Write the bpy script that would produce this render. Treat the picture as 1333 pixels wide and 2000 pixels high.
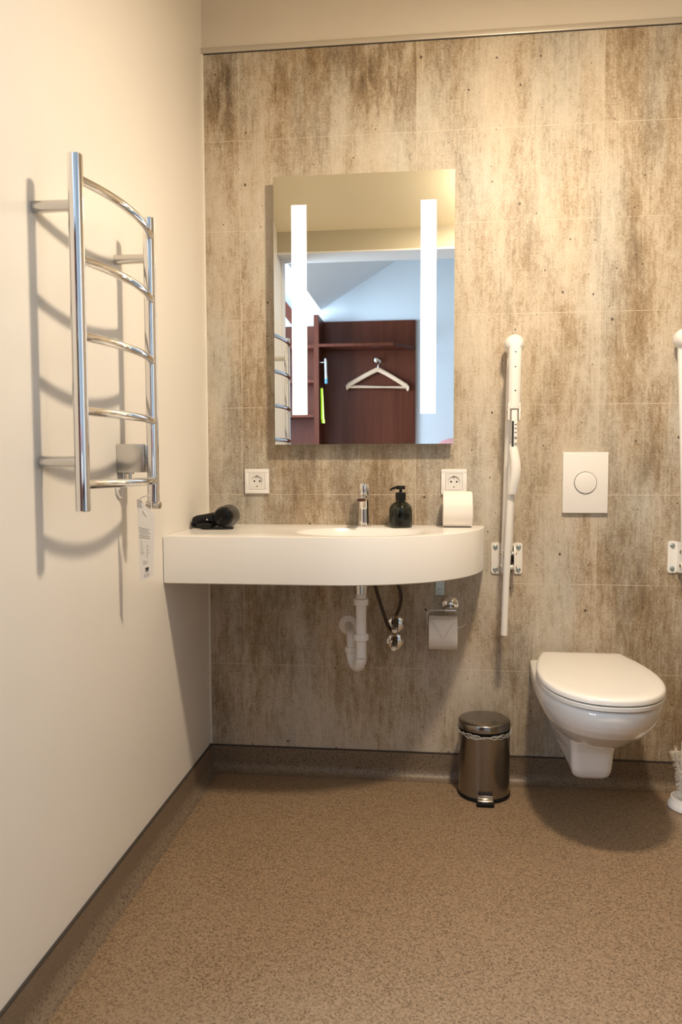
import bpy, bmesh, math, random
from mathutils import Vector, Matrix
random.seed(7)
PI = math.pi
for o in list(bpy.data.objects):
    bpy.data.objects.remove(o)
S = bpy.context.scene
C = S.collection
FZ = -0.02            # floor level

# ------------------------------------------------------------------ camera
yaw, pitch, roll = -0.1148, -0.0625, -0.0029
fw = Vector((math.sin(yaw)*math.cos(pitch), math.cos(yaw)*math.cos(pitch), math.sin(pitch)))
rt = Vector((math.cos(yaw), -math.sin(yaw), 0.0))
up = rt.cross(fw)
rt, up = math.cos(roll)*rt + math.sin(roll)*up, -math.sin(roll)*rt + math.cos(roll)*up
cam = bpy.data.cameras.new('camera')
cam.sensor_fit = 'VERTICAL'
cam.sensor_height = 36.0
cam.lens = 1519.55/2000*36
cam.clip_start = 0.02
cam.dof.use_dof = True
cam.dof.focus_distance = 2.6
cam.dof.aperture_fstop = 4.5
co = bpy.data.objects.new('camera', cam)
C.objects.link(co)
m3 = Matrix((rt, up, -fw)).transposed()
co.matrix_world = Matrix.Translation((0.7788, -2.657, 1.0715)) @ m3.to_4x4()
S.camera = co

# ------------------------------------------------------------------ exposure, world, lights
S.view_settings.view_transform = 'Standard'
S.view_settings.look = 'None'
S.view_settings.gamma = 1.0
S.view_settings.exposure = 0.0
S.view_settings.use_curve_mapping = False
S.cycles.max_bounces = 10
S.cycles.diffuse_bounces = 6
S.cycles.glossy_bounces = 6
S.cycles.transmission_bounces = 8
S.cycles.sample_clamp_indirect = 6.0
S.cycles.caustics_reflective = False
S.cycles.caustics_refractive = False
w = bpy.data.worlds.new('world')
S.world = w
w.use_nodes = True
w.node_tree.nodes['Background'].inputs[0].default_value = (0.55, 0.75, 1.0, 1)
w.node_tree.nodes['Background'].inputs[1].default_value = 0.3

LAMP = Vector((1.11, -1.06, 2.31))
ld = bpy.data.lights.new('lamp_light', 'AREA')
ld.shape = 'DISK'
ld.size = 0.14
ld.energy = 27
ld.color = (1.0, 0.81, 0.585)
lo = bpy.data.objects.new('lamp_light', ld)
lo.location = LAMP
lo.rotation_euler = Vector((0, 0.25, -1)).to_track_quat('-Z', 'Y').to_euler()
C.objects.link(lo)

lp = bpy.data.lights.new('lamp_glow', 'POINT')
lp.energy = 13
lp.color = (1.0, 0.81, 0.585)
lp.shadow_soft_size = 0.065
lpo = bpy.data.objects.new('lamp_glow', lp)
lpo.location = LAMP + Vector((0, 0.01, -0.03))
C.objects.link(lpo)

wd = bpy.data.lights.new('window_daylight', 'AREA')
wd.shape = 'RECTANGLE'
wd.size = 1.15
wd.size_y = 1.1
wd.energy = 92
wd.color = (0.68, 0.84, 1.0)
wo = bpy.data.objects.new('window_daylight', wd)
wo.location = (-0.94, -2.30, 1.65)
wo.rotation_euler = (0, -PI/2, 0)      # -Z of the light looks to +X
C.objects.link(wo)

# ------------------------------------------------------------------ node helpers
def new_mat(name):
    m = bpy.data.materials.new(name)
    m.use_nodes = True
    nt = m.node_tree
    return m, nt, nt.nodes['Principled BSDF']

def pbr(name, col, rough=0.5, metal=0.0, spec=0.5, coat=0.0, trans=0.0, emit=None, estr=0.0, ior=None,
        vary=0.0, vscale=40.0, bump=0.0, stretch=(1, 1, 1)):
    m, nt, b = new_mat(name)
    b.inputs['Base Color'].default_value = (*col, 1)
    b.inputs['Roughness'].default_value = rough
    b.inputs['Metallic'].default_value = metal
    b.inputs['Specular IOR Level'].default_value = spec
    b.inputs['Coat Weight'].default_value = coat
    b.inputs['Transmission Weight'].default_value = trans
    if ior:
        b.inputs['IOR'].default_value = ior
    if emit:
        b.inputs['Emission Color'].default_value = (*emit, 1)
        b.inputs['Emission Strength'].default_value = estr
    if vary or bump:
        tc = nt.nodes.new('ShaderNodeTexCoord')
        mp = nt.nodes.new('ShaderNodeMapping')
        mp.inputs['Scale'].default_value = stretch
        nz = nt.nodes.new('ShaderNodeTexNoise')
        nz.inputs['Scale'].default_value = vscale
        nz.inputs['Detail'].default_value = 5
        nt.links.new(tc.outputs['Object'], mp.inputs['Vector'])
        nt.links.new(mp.outputs[0], nz.inputs['Vector'])
        if vary:
            rmp = nt.nodes.new('ShaderNodeValToRGB')
            rmp.color_ramp.elements[0].position = 0.3
            rmp.color_ramp.elements[1].position = 0.7
            rmp.color_ramp.elements[0].color = (*[c*(1-vary) for c in col], 1)
            rmp.color_ramp.elements[1].color = (*[min(1, c*(1+vary)) for c in col], 1)
            nt.links.new(nz.outputs['Fac'], rmp.inputs['Fac'])
            nt.links.new(rmp.outputs[0], b.inputs['Base Color'])
        if bump:
            bp = nt.nodes.new('ShaderNodeBump')
            bp.inputs['Strength'].default_value = bump
            bp.inputs['Distance'].default_value = 0.002
            nt.links.new(nz.outputs['Fac'], bp.inputs['Height'])
            nt.links.new(bp.outputs[0], b.inputs['Normal'])
    return m

class G:
    """tiny graph writer for math on shader nodes"""
    def __init__(s, nt):
        s.nt = nt
    def put(s, sock, v):
        if isinstance(v, (int, float)):
            sock.default_value = v
        elif isinstance(v, tuple):
            sock.default_value = v
        else:
            s.nt.links.new(v, sock)
    def m(s, op, a, b=0.0, c=None, clamp=False):
        n = s.nt.nodes.new('ShaderNodeMath')
        n.operation = op
        n.use_clamp = clamp
        s.put(n.inputs[0], a)
        s.put(n.inputs[1], b)
        if c is not None:
            s.put(n.inputs[2], c)
        return n.outputs[0]
    def xyz(s, v):
        n = s.nt.nodes.new('ShaderNodeSeparateXYZ')
        s.put(n.inputs[0], v)
        return n.outputs
    def vec(s, x, y, z):
        n = s.nt.nodes.new('ShaderNodeCombineXYZ')
        s.put(n.inputs[0], x)
        s.put(n.inputs[1], y)
        s.put(n.inputs[2], z)
        return n.outputs[0]
    def noise(s, v, scale=1.0, detail=4.0, rough=0.5, dist=0.0):
        n = s.nt.nodes.new('ShaderNodeTexNoise')
        s.put(n.inputs['Vector'], v)
        n.inputs['Scale'].default_value = scale
        n.inputs['Detail'].default_value = detail
        n.inputs['Roughness'].default_value = rough
        n.inputs['Distortion'].default_value = dist
        return n.outputs['Fac']
    def white(s, v):
        n = s.nt.nodes.new('ShaderNodeTexWhiteNoise')
        n.noise_dimensions = '3D'
        s.put(n.inputs['Vector'], v)
        return n.outputs['Value']
    def ramp(s, f, stops):
        n = s.nt.nodes.new('ShaderNodeValToRGB')
        e = n.color_ramp.elements
        while len(e) < len(stops):
            e.new(0.5)
        for k, (p, c) in enumerate(stops):
            e[k].position = p
            e[k].color = (*c, 1) if isinstance(c, tuple) else (c, c, c, 1)
        s.put(n.inputs[0], f)
        return n.outputs[0]
    def mix(s, f, a, b, mode='MIX'):
        n = s.nt.nodes.new('ShaderNodeMix')
        n.data_type = 'RGBA'
        n.blend_type = mode
        s.put(n.inputs[0], f)
        s.put(n.inputs[6], a if not (isinstance(a, tuple) and len(a) == 3) else (*a, 1))
        s.put(n.inputs[7], b if not (isinstance(b, tuple) and len(b) == 3) else (*b, 1))
        return n.outputs[2]
    def voro(s, v, scale, feature='F1', rnd=1.0, dim='3D'):
        n = s.nt.nodes.new('ShaderNodeTexVoronoi')
        n.feature = feature
        n.voronoi_dimensions = dim
        s.put(n.inputs['Vector'], v)
        n.inputs['Scale'].default_value = scale
        n.inputs['Randomness'].default_value = rnd
        return n
    def pos(s):
        n = s.nt.nodes.new('ShaderNodeNewGeometry')
        return n.outputs['Position']

# ------------------------------------------------------------------ materials
def mat_concrete():
    m, nt, b = new_mat('concrete_look_laminate')
    g = G(nt)
    x, y, z = g.xyz(g.pos())
    # tall board strips with their own pattern offset
    xs = g.m('SUBTRACT', x, 0.7281)
    colA = g.m('FLOOR', g.m('DIVIDE', xs, 0.2))
    rowA = g.m('FLOOR', g.m('DIVIDE', g.m('SUBTRACT', z, 2.1642), 0.6))
    pan = g.m('FLOOR', g.m('DIVIDE', xs, 0.6))
    offp = g.white(g.vec(pan, 3.1, 7.7))
    offc = g.white(g.vec(colA, 1.3, 0.7))
    offr = g.white(g.vec(colA, rowA, 4.2))
    xo = g.m('ADD', x, g.m('MULTIPLY', offp, 0.15))
    zo = g.m('ADD', z, g.m('MULTIPLY', offp, 0.4))
    broad = g.noise(g.vec(g.m('MULTIPLY', xo, 3.4), 0.0, g.m('MULTIPLY', zo, 1.15)), 1.0, 4, 0.55, 0.3)
    mid = g.noise(g.vec(g.m('MULTIPLY', xo, 13), 3.0, g.m('MULTIPLY', zo, 3.8)), 1.0, 6, 0.66, 0.3)
    fine = g.noise(g.vec(g.m('MULTIPLY', x, 120), 5.0, g.m('MULTIPLY', z, 7)), 1.0, 4, 0.6)
    grain = g.noise(g.vec(x, 1.0, z), 150, 5, 0.75)
    hue = g.noise(g.vec(g.m('MULTIPLY', x, 5.5), 9.0, g.m('MULTIPLY', z, 1.7)), 1.0, 3, 0.5)
    grain2 = g.noise(g.vec(x, 4.0, g.m('MULTIPLY', z, 0.55)), 55, 6, 0.7, 0.2)
    def cen(v, k):
        return g.m('MULTIPLY', g.m('SUBTRACT', v, 0.5), k)
    f = g.m('ADD', 0.525, cen(broad, 0.50))
    f = g.m('ADD', f, cen(mid, 0.42))
    f = g.m('ADD', f, cen(fine, 0.22))
    f = g.m('ADD', f, cen(grain, 0.42))
    f = g.m('ADD', f, cen(grain2, 0.30))
    at = nt.nodes.new('ShaderNodeAttribute')
    at.attribute_name = 'stain'
    blot = g.noise(g.vec(g.m('MULTIPLY', x, 26), 2.0, g.m('MULTIPLY', z, 9)), 1.0, 7, 0.72, 0.35)
    br = g.ramp(blot, [(0.34, 1.0), (0.62, 0.15)])
    f = g.m('SUBTRACT', f, g.m('MULTIPLY', at.outputs['Fac'], g.m('MULTIPLY', br, 0.20)))
    f = g.m('ADD', f, g.m('MULTIPLY', g.m('SUBTRACT', offr, 0.5), 0.03))
    col = g.ramp(f, [(0.27, (0.135, 0.090, 0.050)), (0.39, (0.26, 0.188, 0.115)), (0.48, (0.39, 0.312, 0.22)),
                     (0.56, (0.50, 0.43, 0.34)), (0.72, (0.61, 0.55, 0.465))])
    grey = g.ramp(f, [(0.27, (0.13, 0.11, 0.085)), (0.42, (0.28, 0.255, 0.215)), (0.56, (0.46, 0.44, 0.39)),
                      (0.72, (0.58, 0.56, 0.51))])
    hf = g.ramp(hue, [(0.44, 0.0), (0.66, 0.75)])
    col = g.mix(hf, col, grey)
    # pits
    vp = g.voro(g.vec(x, g.m('MULTIPLY', z, 0.8), 0.0), 13, dim='2D')
    keep = g.m('GREATER_THAN', g.xyz(vp.outputs['Color'])[0], 0.55)
    rad = g.m('ADD', 0.020, g.m('MULTIPLY', g.m('POWER', g.xyz(vp.outputs['Color'])[1], 3.0), 0.034))
    pit = g.m('MULTIPLY', g.m('LESS_THAN', vp.outputs['Distance'], rad), keep)
    vs = g.voro(g.vec(g.m('MULTIPLY', x, 1.7), g.m('MULTIPLY', z, 0.5), 0.0), 34, dim='2D')
    keep2 = g.m('GREATER_THAN', g.xyz(vs.outputs['Color'])[0], 0.72)
    pit2 = g.m('MULTIPLY', g.m('LESS_THAN', vs.outputs['Distance'], 0.05), keep2)
    col = g.mix(g.m('MULTIPLY', pit2, 0.45), col, (0.12, 0.09, 0.06))
    col = g.mix(g.m('MULTIPLY', pit, 0.85), col, (0.045, 0.032, 0.022))
    # thin pale joints every 0.3 m, and upright ones every 0.6 m
    def joint(v, per, wd_):
        fr = g.m('FRACT', g.m('DIVIDE', v, per))
        d = g.m('MINIMUM', fr, g.m('SUBTRACT', 1.0, fr))
        return g.m('LESS_THAN', g.m('MULTIPLY', d, per), wd_)
    jz = joint(g.m('SUBTRACT', z, 2.1642), 0.3, 0.0010)
    jx = joint(xs, 0.6, 0.0011)
    jm = g.noise(g.vec(g.m('MULTIPLY', x, 4), 0.0, g.m('MULTIPLY', z, 9)), 1.0, 2, 0.5)
    jz = g.m('MULTIPLY', jz, g.ramp(jm, [(0.38, 0.15), (0.55, 0.75)]))
    jx = g.m('MULTIPLY', jx, 0.5)
    col = g.mix(g.m('MAXIMUM', jz, jx), col, (0.66, 0.58, 0.47))
    nt.links.new(col, b.inputs['Base Color'])
    b.inputs['Roughness'].default_value = 0.48
    b.inputs['Specular IOR Level'].default_value = 0.35
    bp = nt.nodes.new('ShaderNodeBump')
    bp.inputs['Strength'].default_value = 0.12
    bp.inputs['Distance'].default_value = 0.001
    g.put(bp.inputs['Height'], g.m('SUBTRACT', fine, pit))
    nt.links.new(bp.outputs[0], b.inputs['Normal'])
    return m

def mat_vinyl(grey=False):
    m, nt, b = new_mat('shaded_speckled_vinyl' if grey else 'speckled_vinyl')
    g = G(nt)
    p = g.pos()
    n1 = g.noise(p, 170, 4, 0.8)
    n2 = g.noise(p, 420, 2, 0.6)
    n3 = g.noise(p, 3.0, 2, 0.5)
    v = g.voro(p, 230)
    cell = g.xyz(v.outputs['Color'])[0]
    col = g.ramp(n1, [(0.34, (0.120, 0.073, 0.040)), (0.46, (0.240, 0.160, 0.094)), (0.58, (0.330, 0.232, 0.146))])
    dark = g.m('MULTIPLY', g.m('GREATER_THAN', cell, 0.80), g.m('LESS_THAN', v.outputs['Distance'], 0.55))
    col = g.mix(g.m('MULTIPLY', dark, 0.75), col, (0.075, 0.045, 0.026))
    lite = g.m('GREATER_THAN', n2, 0.60)
    col = g.mix(g.m('MULTIPLY', lite, 0.35), col, (0.52, 0.41, 0.29))
    col = g.mix(0.12, col, g.ramp(n3, [(0.3, (0.24, 0.17, 0.105)), (0.7, (0.33, 0.235, 0.15))]))
    if grey:  # cove copy: dimmer, cooler light on the upright skirting mixed into the colour
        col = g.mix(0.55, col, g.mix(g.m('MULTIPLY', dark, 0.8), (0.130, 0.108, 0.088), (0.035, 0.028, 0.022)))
    nt.links.new(col, b.inputs['Base Color'])
    b.inputs['Roughness'].default_value = 0.42
    b.inputs['Specular IOR Level'].default_value = 0.45
    bp = nt.nodes.new('ShaderNodeBump')
    bp.inputs['Strength'].default_value = 0.25
    bp.inputs['Distance'].default_value = 0.0006
    g.put(bp.inputs['Height'], n1)
    nt.links.new(bp.outputs[0], b.inputs['Normal'])
    return m

def mat_wood(name, c0, c1, rough=0.35, sx=14.0, axis='z'):
    m, nt, b = new_mat(name)
    g = G(nt)
    x, y, z = g.xyz(g.pos())
    if axis == 'z':
        v = g.vec(g.m('MULTIPLY', x, sx), g.m('MULTIPLY', y, sx), g.m('MULTIPLY', z, 0.8))
    else:
        v = g.vec(g.m('MULTIPLY', x, 0.8), g.m('MULTIPLY', y, sx), g.m('MULTIPLY', z, sx))
    n = g.noise(v, 2.0, 6, 0.6, 0.4)
    nt.links.new(g.ramp(n, [(0.3, c0), (0.7, c1)]), b.inputs['Base Color'])
    b.inputs['Roughness'].default_value = rough
    b.inputs['Specular IOR Level'].default_value = 0.2
    return m

def mat_brushed(name, col, rough):
    m, nt, b = new_mat(name)
    g = G(nt)
    x, y, z = g.xyz(g.pos())
    n = g.noise(g.vec(g.m('MULTIPLY', x, 6), g.m('MULTIPLY', y, 6), g.m('MULTIPLY', z, 900)), 1.0, 3, 0.6)
    b.inputs['Base Color'].default_value = (*col, 1)
    b.inputs['Metallic'].default_value = 1.0
    nt.links.new(g.ramp(n, [(0.3, rough*0.95), (0.7, rough*1.05)]), b.inputs['Roughness'])
    return m

M_CON = mat_concrete()
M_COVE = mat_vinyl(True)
M_VIN = mat_vinyl()
M_WALL = pbr('cream_wall_panel', (0.80, 0.765, 0.71), 0.36, spec=0.4, vary=0.012, vscale=3)
M_UPW = pbr('beige_painted_wall', (0.62, 0.57, 0.50), 0.6, vary=0.02, vscale=5)
M_TAUPE = pbr('taupe_wall_panel', (0.36, 0.32, 0.27), 0.5, vary=0.02, vscale=4)
M_FRONT = pbr('sand_painted_wall', (0.50, 0.455, 0.345), 0.6, vary=0.02, vscale=4)
M_CEIL = pbr('cream_ceiling', (0.90, 0.81, 0.60), 0.7, vary=0.02, vscale=4)
M_TRIM = pbr('cream_trim', (0.80, 0.77, 0.71), 0.35, vary=0.01)
M_RAILTRIM = pbr('satin_aluminium_trim', (0.56, 0.52, 0.46), 0.35, metal=0.35, vary=0.01)
M_SEAL = pbr('dark_sealant', (0.05, 0.042, 0.036), 0.6, vary=0.1)
M_BLUE = pbr('pale_blue_paint', (0.70, 0.76, 0.82), 0.7, vary=0.02, vscale=3)
M_WHT = pbr('white_paint', (0.80, 0.80, 0.80), 0.5, vary=0.01)
M_PLAS = pbr('white_plastic', (0.80, 0.79, 0.78), 0.28, vary=0.01)
M_PLAS2 = pbr('white_plastic_inner', (0.72, 0.71, 0.69), 0.35, vary=0.01)
M_SINK = pbr('white_solid_surface', (0.80, 0.785, 0.765), 0.22, spec=0.45, vary=0.008, vscale=4)
M_CERA = pbr('white_ceramic', (0.80, 0.79, 0.775), 0.08, spec=0.6, coat=0.4, vary=0.006, vscale=4)
M_SEAT = pbr('white_seat_plastic', (0.81, 0.79, 0.76), 0.15, spec=0.5, vary=0.006, vscale=4)
M_CHR = pbr('chrome', (0.80, 0.79, 0.78), 0.06, metal=1.0, vary=0.01)
M_CHR2 = pbr('satin_chrome', (0.66, 0.64, 0.61), 0.22, metal=1.0, vary=0.02)
M_STEEL = mat_brushed('brushed_steel', (0.31, 0.285, 0.26), 0.19)
M_ZINC = pbr('zinc_plate', (0.60, 0.76, 0.86), 0.38, metal=0.25, vary=0.05)
M_BLK = pbr('black_plastic', (0.005, 0.005, 0.006), 0.22, spec=0.25, vary=0.1)
M_BLKM = pbr('black_matt_plastic', (0.007, 0.007, 0.007), 0.45, spec=0.25, vary=0.1)
M_GREY = pbr('smoky_plastic', (0.10, 0.095, 0.085), 0.3, trans=0.5, vary=0.05)
M_HOSE = pbr('braided_hose', (0.045, 0.033, 0.024), 0.5, vary=0.3, vscale=500)
M_DARKBRASS = pbr('dark_brass', (0.10, 0.075, 0.05), 0.35, metal=0.8, vary=0.1)
M_BRASS = pbr('brass', (0.35, 0.25, 0.14), 0.35, metal=1.0, vary=0.1)
M_PAPER = pbr('white_tissue_paper', (0.84, 0.80, 0.745), 0.9, spec=0.1, vary=0.02, vscale=200, bump=0.2)
M_CARD = pbr('cardboard_core', (0.35, 0.26, 0.17), 0.9, vary=0.1)
M_BRIS = pbr('white_bristle', (0.82, 0.80, 0.76), 0.7, vary=0.04)
M_GLASS = pbr('dark_bottle_glass', (0.20, 0.235, 0.20), 0.04, trans=1.0, ior=1.45, vary=0.02)
M_SOAP = pbr('dark_green_liquid', (0.006, 0.055, 0.038), 0.15, vary=0.1)
M_HOLE = pbr('dark_hole', (0.02, 0.018, 0.016), 0.7, vary=0.1)
M_INK = pbr('grey_print', (0.17, 0.15, 0.14), 0.8, vary=0.05)
M_INKB = pbr('black_print', (0.02, 0.02, 0.02), 0.7, vary=0.05)
M_WOOD = mat_wood('red_brown_wood_laminate', (0.085, 0.022, 0.012), (0.130, 0.038, 0.020))
M_WOOD2 = mat_wood('pale_wood', (0.70, 0.47, 0.31), (0.82, 0.61, 0.43), 0.5, 30, 'x')
M_PINK = pbr('pink_fabric', (0.62, 0.30, 0.30), 0.9, vary=0.1, vscale=60)
M_LIME = pbr('lime_plastic', (0.42, 0.70, 0.02), 0.35, vary=0.02)
M_CYAN = pbr('light_blue_plastic', (0.15, 0.45, 0.75), 0.35, vary=0.02)
M_BAG = pbr('clear_bin_liner', (0.9, 0.88, 0.84), 0.25, trans=0.55, vary=0.03)
M_LED = pbr('lit_frosted_strip', (0.9, 0.9, 0.9), 0.5, emit=(1.0, 0.93, 0.84), estr=2.6)
M_LAMP = pbr('lit_lamp_diffuser', (0.9, 0.9, 0.9), 0.5, emit=(1.0, 0.82, 0.60), estr=6.0)
M_MIR = pbr('silvered_mirror', (0.86, 0.88, 0.87), 0.0, metal=1.0)
M_GEDGE = pbr('green_glass_edge', (0.45, 0.52, 0.40), 0.1, vary=0.05)
M_BRACK = pbr('white_enamel', (0.80, 0.785, 0.76), 0.22, spec=0.5, vary=0.01)
M_NUT = pbr('grey_bolt', (0.42, 0.50, 0.50), 0.3, metal=0.8, vary=0.05)

# ------------------------------------------------------------------ mesh helpers
BASE = {}
def link(name, bm, mat, parent=None, smooth=True, ang=35, mods=None, base=None):
    if base is None:
        base = BASE.get(parent.name) if parent is not None else Vector((0, 0, 0))
    bmesh.ops.recalc_face_normals(bm, faces=bm.faces)
    me = bpy.data.meshes.new(name)
    bm.to_mesh(me)
    bm.free()
    me.transform(Matrix.Translation(-Vector(base)))
    me.materials.append(mat)
    o = bpy.data.objects.new(name, me)
    C.objects.link(o)
    if parent is not None:
        o.parent = parent
    else:
        o.location = base
    BASE[o.name] = Vector(base)
    if smooth:
        for p in me.polygons:
            p.use_smooth = True
        a = math.radians(ang)
        bm2 = bmesh.new()
        bm2.from_mesh(me)
        for e in bm2.edges:
            if len(e.link_faces) == 2 and e.calc_face_angle(0) > a:
                e.smooth = False
        bm2.to_mesh(me)
        bm2.free()
    for f in (mods or []):
        f(o)
    return o

def thing(name, label, cat, loc, group=None):
    o = bpy.data.objects.new(name, None)
    o.empty_display_size = 0.05
    C.objects.link(o)
    o.location = loc
    BASE[o.name] = Vector(loc)
    o['label'] = label
    o['category'] = cat
    if group:
        o['group'] = group
    return o

def tag(o, label, cat, group=None):
    o['label'] = label
    o['category'] = cat
    if group:
        o['group'] = group
    return o

def struct(o):
    o['kind'] = 'structure'
    return o

def box(bm, x0, x1, y0, y1, z0, z1, bev=0.0, seg=2, rot=None, piv=None):
    r = bmesh.ops.create_cube(bm, size=1.0)
    vs = r['verts']
    for v in vs:
        v.co = Vector(((x0+x1)/2 + v.co.x*(x1-x0), (y0+y1)/2 + v.co.y*(y1-y0), (z0+z1)/2 + v.co.z*(z1-z0)))
    if bev > 0:
        es = list({e for v in vs for e in v.link_edges})
        rr = bmesh.ops.bevel(bm, geom=es, offset=bev, segments=seg, profile=0.5, affect='EDGES')
        vs = list({v for f in rr['faces'] for v in f.verts} | {v for v in vs if v.is_valid})
    if rot is not None:
        bmesh.ops.rotate(bm, verts=vs, cent=piv or ((x0+x1)/2, (y0+y1)/2, (z0+z1)/2), matrix=rot)
    return vs

def frame_of(d):
    d = d.normalized()
    a = Vector((0, 0, 1)) if abs(d.z) < 0.9 else Vector((1, 0, 0))
    u = d.cross(a).normalized()
    return u, d.cross(u).normalized()

def tube(bm, pts, rad, n=20, cap=True, closed=False, sub=0):
    """round bar through pts (parallel transported rings); rad is a number or a list"""
    pts = [Vector(p) for p in pts]
    if sub:
        pts = smooth_path(pts, sub, closed)
    k = len(pts)
    if not hasattr(rad, '__len__'):
        rad = [rad]*k
    elif len(rad) != k:
        rr = []
        for i in range(k):
            t = i/(k-1)*(len(rad)-1)
            j = min(int(t), len(rad)-2)
            rr.append(rad[j] + (rad[j+1]-rad[j])*(t-j))
        rad = rr
    tan = []
    for i in range(k):
        if closed:
            t = pts[(i+1) % k]-pts[i-1]
        else:
            t = pts[min(i+1, k-1)]-pts[max(i-1, 0)]
        tan.append(t.normalized())
    u, v = frame_of(tan[0])
    rings = []
    for i in range(k):
        if i:
            q = tan[i-1].rotation_difference(tan[i])
            u = q @ u
            v = q @ v
        rings.append([bm.verts.new(pts[i] + rad[i]*(math.cos(2*PI*j/n)*u + math.sin(2*PI*j/n)*v)) for j in range(n)])
    for i in range(k if closed else k-1):
        a, b = rings[i], rings[(i+1) % k]
        for j in range(n):
            bm.faces.new((a[j], a[(j+1) % n], b[(j+1) % n], b[j]))
    if cap and not closed:
        bm.faces.new(rings[0][::-1])
        bm.faces.new(rings[-1])

def smooth_path(pts, sub, closed=False):
    out = []
    k = len(pts)
    rng = range(k if closed else k-1)
    for i in rng:
        if closed:
            p0, p1, p2, p3 = pts[i-1], pts[i], pts[(i+1) % k], pts[(i+2) % k]
        else:
            p0, p1, p2, p3 = pts[max(i-1, 0)], pts[i], pts[i+1], pts[min(i+2, k-1)]
        for s in range(sub):
            t = s/sub
            out.append(0.5*((2*p1) + (p2-p0)*t + (2*p0-5*p1+4*p2-p3)*t*t + (3*p1-p0-3*p2+p3)*t*t*t))
    if not closed:
        out.append(pts[-1])
    return out

def lathe(bm, prof, cen, axis=(0, 0, 1), n=40, close=True):
    """prof: list of (radius, height along axis)"""
    d = Vector(axis).normalized()
    u, v = frame_of(d)
    cen = Vector(cen)
    rings = []
    for r, h in prof:
        if r < 1e-6:
            rings.append([bm.verts.new(cen + d*h)])
        else:
            rings.append([bm.verts.new(cen + d*h + r*(math.cos(2*PI*j/n)*u + math.sin(2*PI*j/n)*v)) for j in range(n)])
    for a, b in zip(rings, rings[1:]):
        for j in range(n):
            if len(a) == 1 and len(b) == 1:
                continue
            if len(a) == 1:
                bm.faces.new((a[0], b[(j+1) % n], b[j]))
            elif len(b) == 1:
                bm.faces.new((a[j], a[(j+1) % n], b[0]))
            else:
                bm.faces.new((a[j], a[(j+1) % n], b[(j+1) % n], b[j]))
    if close:
        if len(rings[0]) > 1:
            bm.faces.new(rings[0][::-1])
        if len(rings[-1]) > 1:
            bm.faces.new(rings[-1])

def loft(bm, sections, cap=True):
    rings = [[bm.verts.new(p) for p in s] for s in sections]
    n = len(rings[0])
    for a, b in zip(rings, rings[1:]):
        for j in range(n):
            bm.faces.new((a[j], a[(j+1) % n], b[(j+1) % n], b[j]))
    if cap:
        bm.faces.new(rings[0][::-1])
        bm.faces.new(rings[-1])
    return rings

def prism(bm, outline, z0, z1, bev=0.0, seg=3):
    """outline in xy, extruded in z, top and bottom edges bevelled"""
    a = [bm.verts.new((p[0], p[1], z0)) for p in outline]
    b = [bm.verts.new((p[0], p[1], z1)) for p in outline]
    n = len(a)
    f0 = bm.faces.new(a[::-1])
    f1 = bm.faces.new(b)
    for j in range(n):
        bm.faces.new((a[j], a[(j+1) % n], b[(j+1) % n], b[j]))
    if bev:
        bmesh.ops.bevel(bm, geom=list(f0.edges)+list(f1.edges), offset=bev, segments=seg, profile=0.5, affect='EDGES')

def B():
    return bmesh.new()

def bevmod(wd_, seg=3):
    def f(o):
        m = o.modifiers.new('bevel', 'BEVEL')
        m.width = wd_
        m.segments = seg
        m.limit_method = 'ANGLE'
    return f

# ================================================================== THE SETTING
XR = 2.35      # right bathroom wall
YO = -1.39     # bathroom face of the partition
YP = -1.57     # bedroom face of the partition
YB = -3.15     # far bedroom wall
XL2, XR2 = -1.0, 2.8
ZTOP = 2.4545

# back wall: laminate as a grid that carries the stain weights
stains = [  # x, z, sigma_x, sigma_z, strength
    (0.075, 2.36, .030, .12, 1.2), (0.05, 2.20, .04, .10, .6), (0.24, 2.36, .035, .10, .7), (0.26, 2.20, .02, .12, .4),
    (0.45, 2.38, .05, .07, .8), (0.56, 2.36, .05, .08, .9), (0.66, 2.38, .06, .10, .7), (0.62, 2.25, .08, .10, .35),
    (0.35, 2.30, .03, .10, .45), (0.14, 2.08, .05, .12, .35), (0.80, 2.42, .05, .05, .6), (0.85, 2.33, .03, .06, .4),
    (0.30, 2.08, .05, .06, .3), (0.45, 2.10, .05, .05, .3), (1.55, 2.30, .05, .12, .55), (1.45, 2.42, .08, .05, .45),
    (1.08, 1.77, .035, .06, .65), (1.28, 1.80, .02, .09, .45), (1.42, 1.76, .022, .16, .65), (1.50, 1.90, .04, .10, .3),
    (1.06, 1.98, .03, .07, .3), (0.97, 1.62, .04, .14, .3), (1.45, 1.45, .03, .16, .45), (1.50, 1.30, .035, .08, .35),
    (1.37, 1.12, .03, .16, .35), (1.52, 1.06, .05, .2, .4), (1.30, 0.78, .03, .14, .6), (1.39, 0.70, .045, .10, .6),
    (1.22, 0.74, .02, .06, .4), (1.12, 1.00, .03, .10, .3), (1.45, 0.48, .03, .12, .5), (1.55, 0.35, .05, .12, .4),
    (0.14, 1.75, .02, .10, .4), (0.12, 1.42, .03, .15, .4), (0.10, 1.20, .03, .08, .3), (0.17, 1.00, .05, .06, .3),
    (0.30, 0.98, .04, .06, .3), (0.42, 0.97, .06, .05, .2), (0.62, 1.05, .04, .05, .3), (0.94, 1.10, .04, .10, .3),
    (0.15, 0.42, .04, .12, .5), (0.30, 0.40, .05, .12, .4), (0.55, 0.35, .05, .15, .4), (0.72, 0.30, .04, .12, .4),
    (0.40, 0.60, .06, .06, .3), (1.00, 0.35, .02, .15, .45), (0.93, 0.55, .03, .12, .3), (0.86, 0.25, .04, .1, .35),
]
bm = B()
NX, NZ = 150, 160
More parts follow.
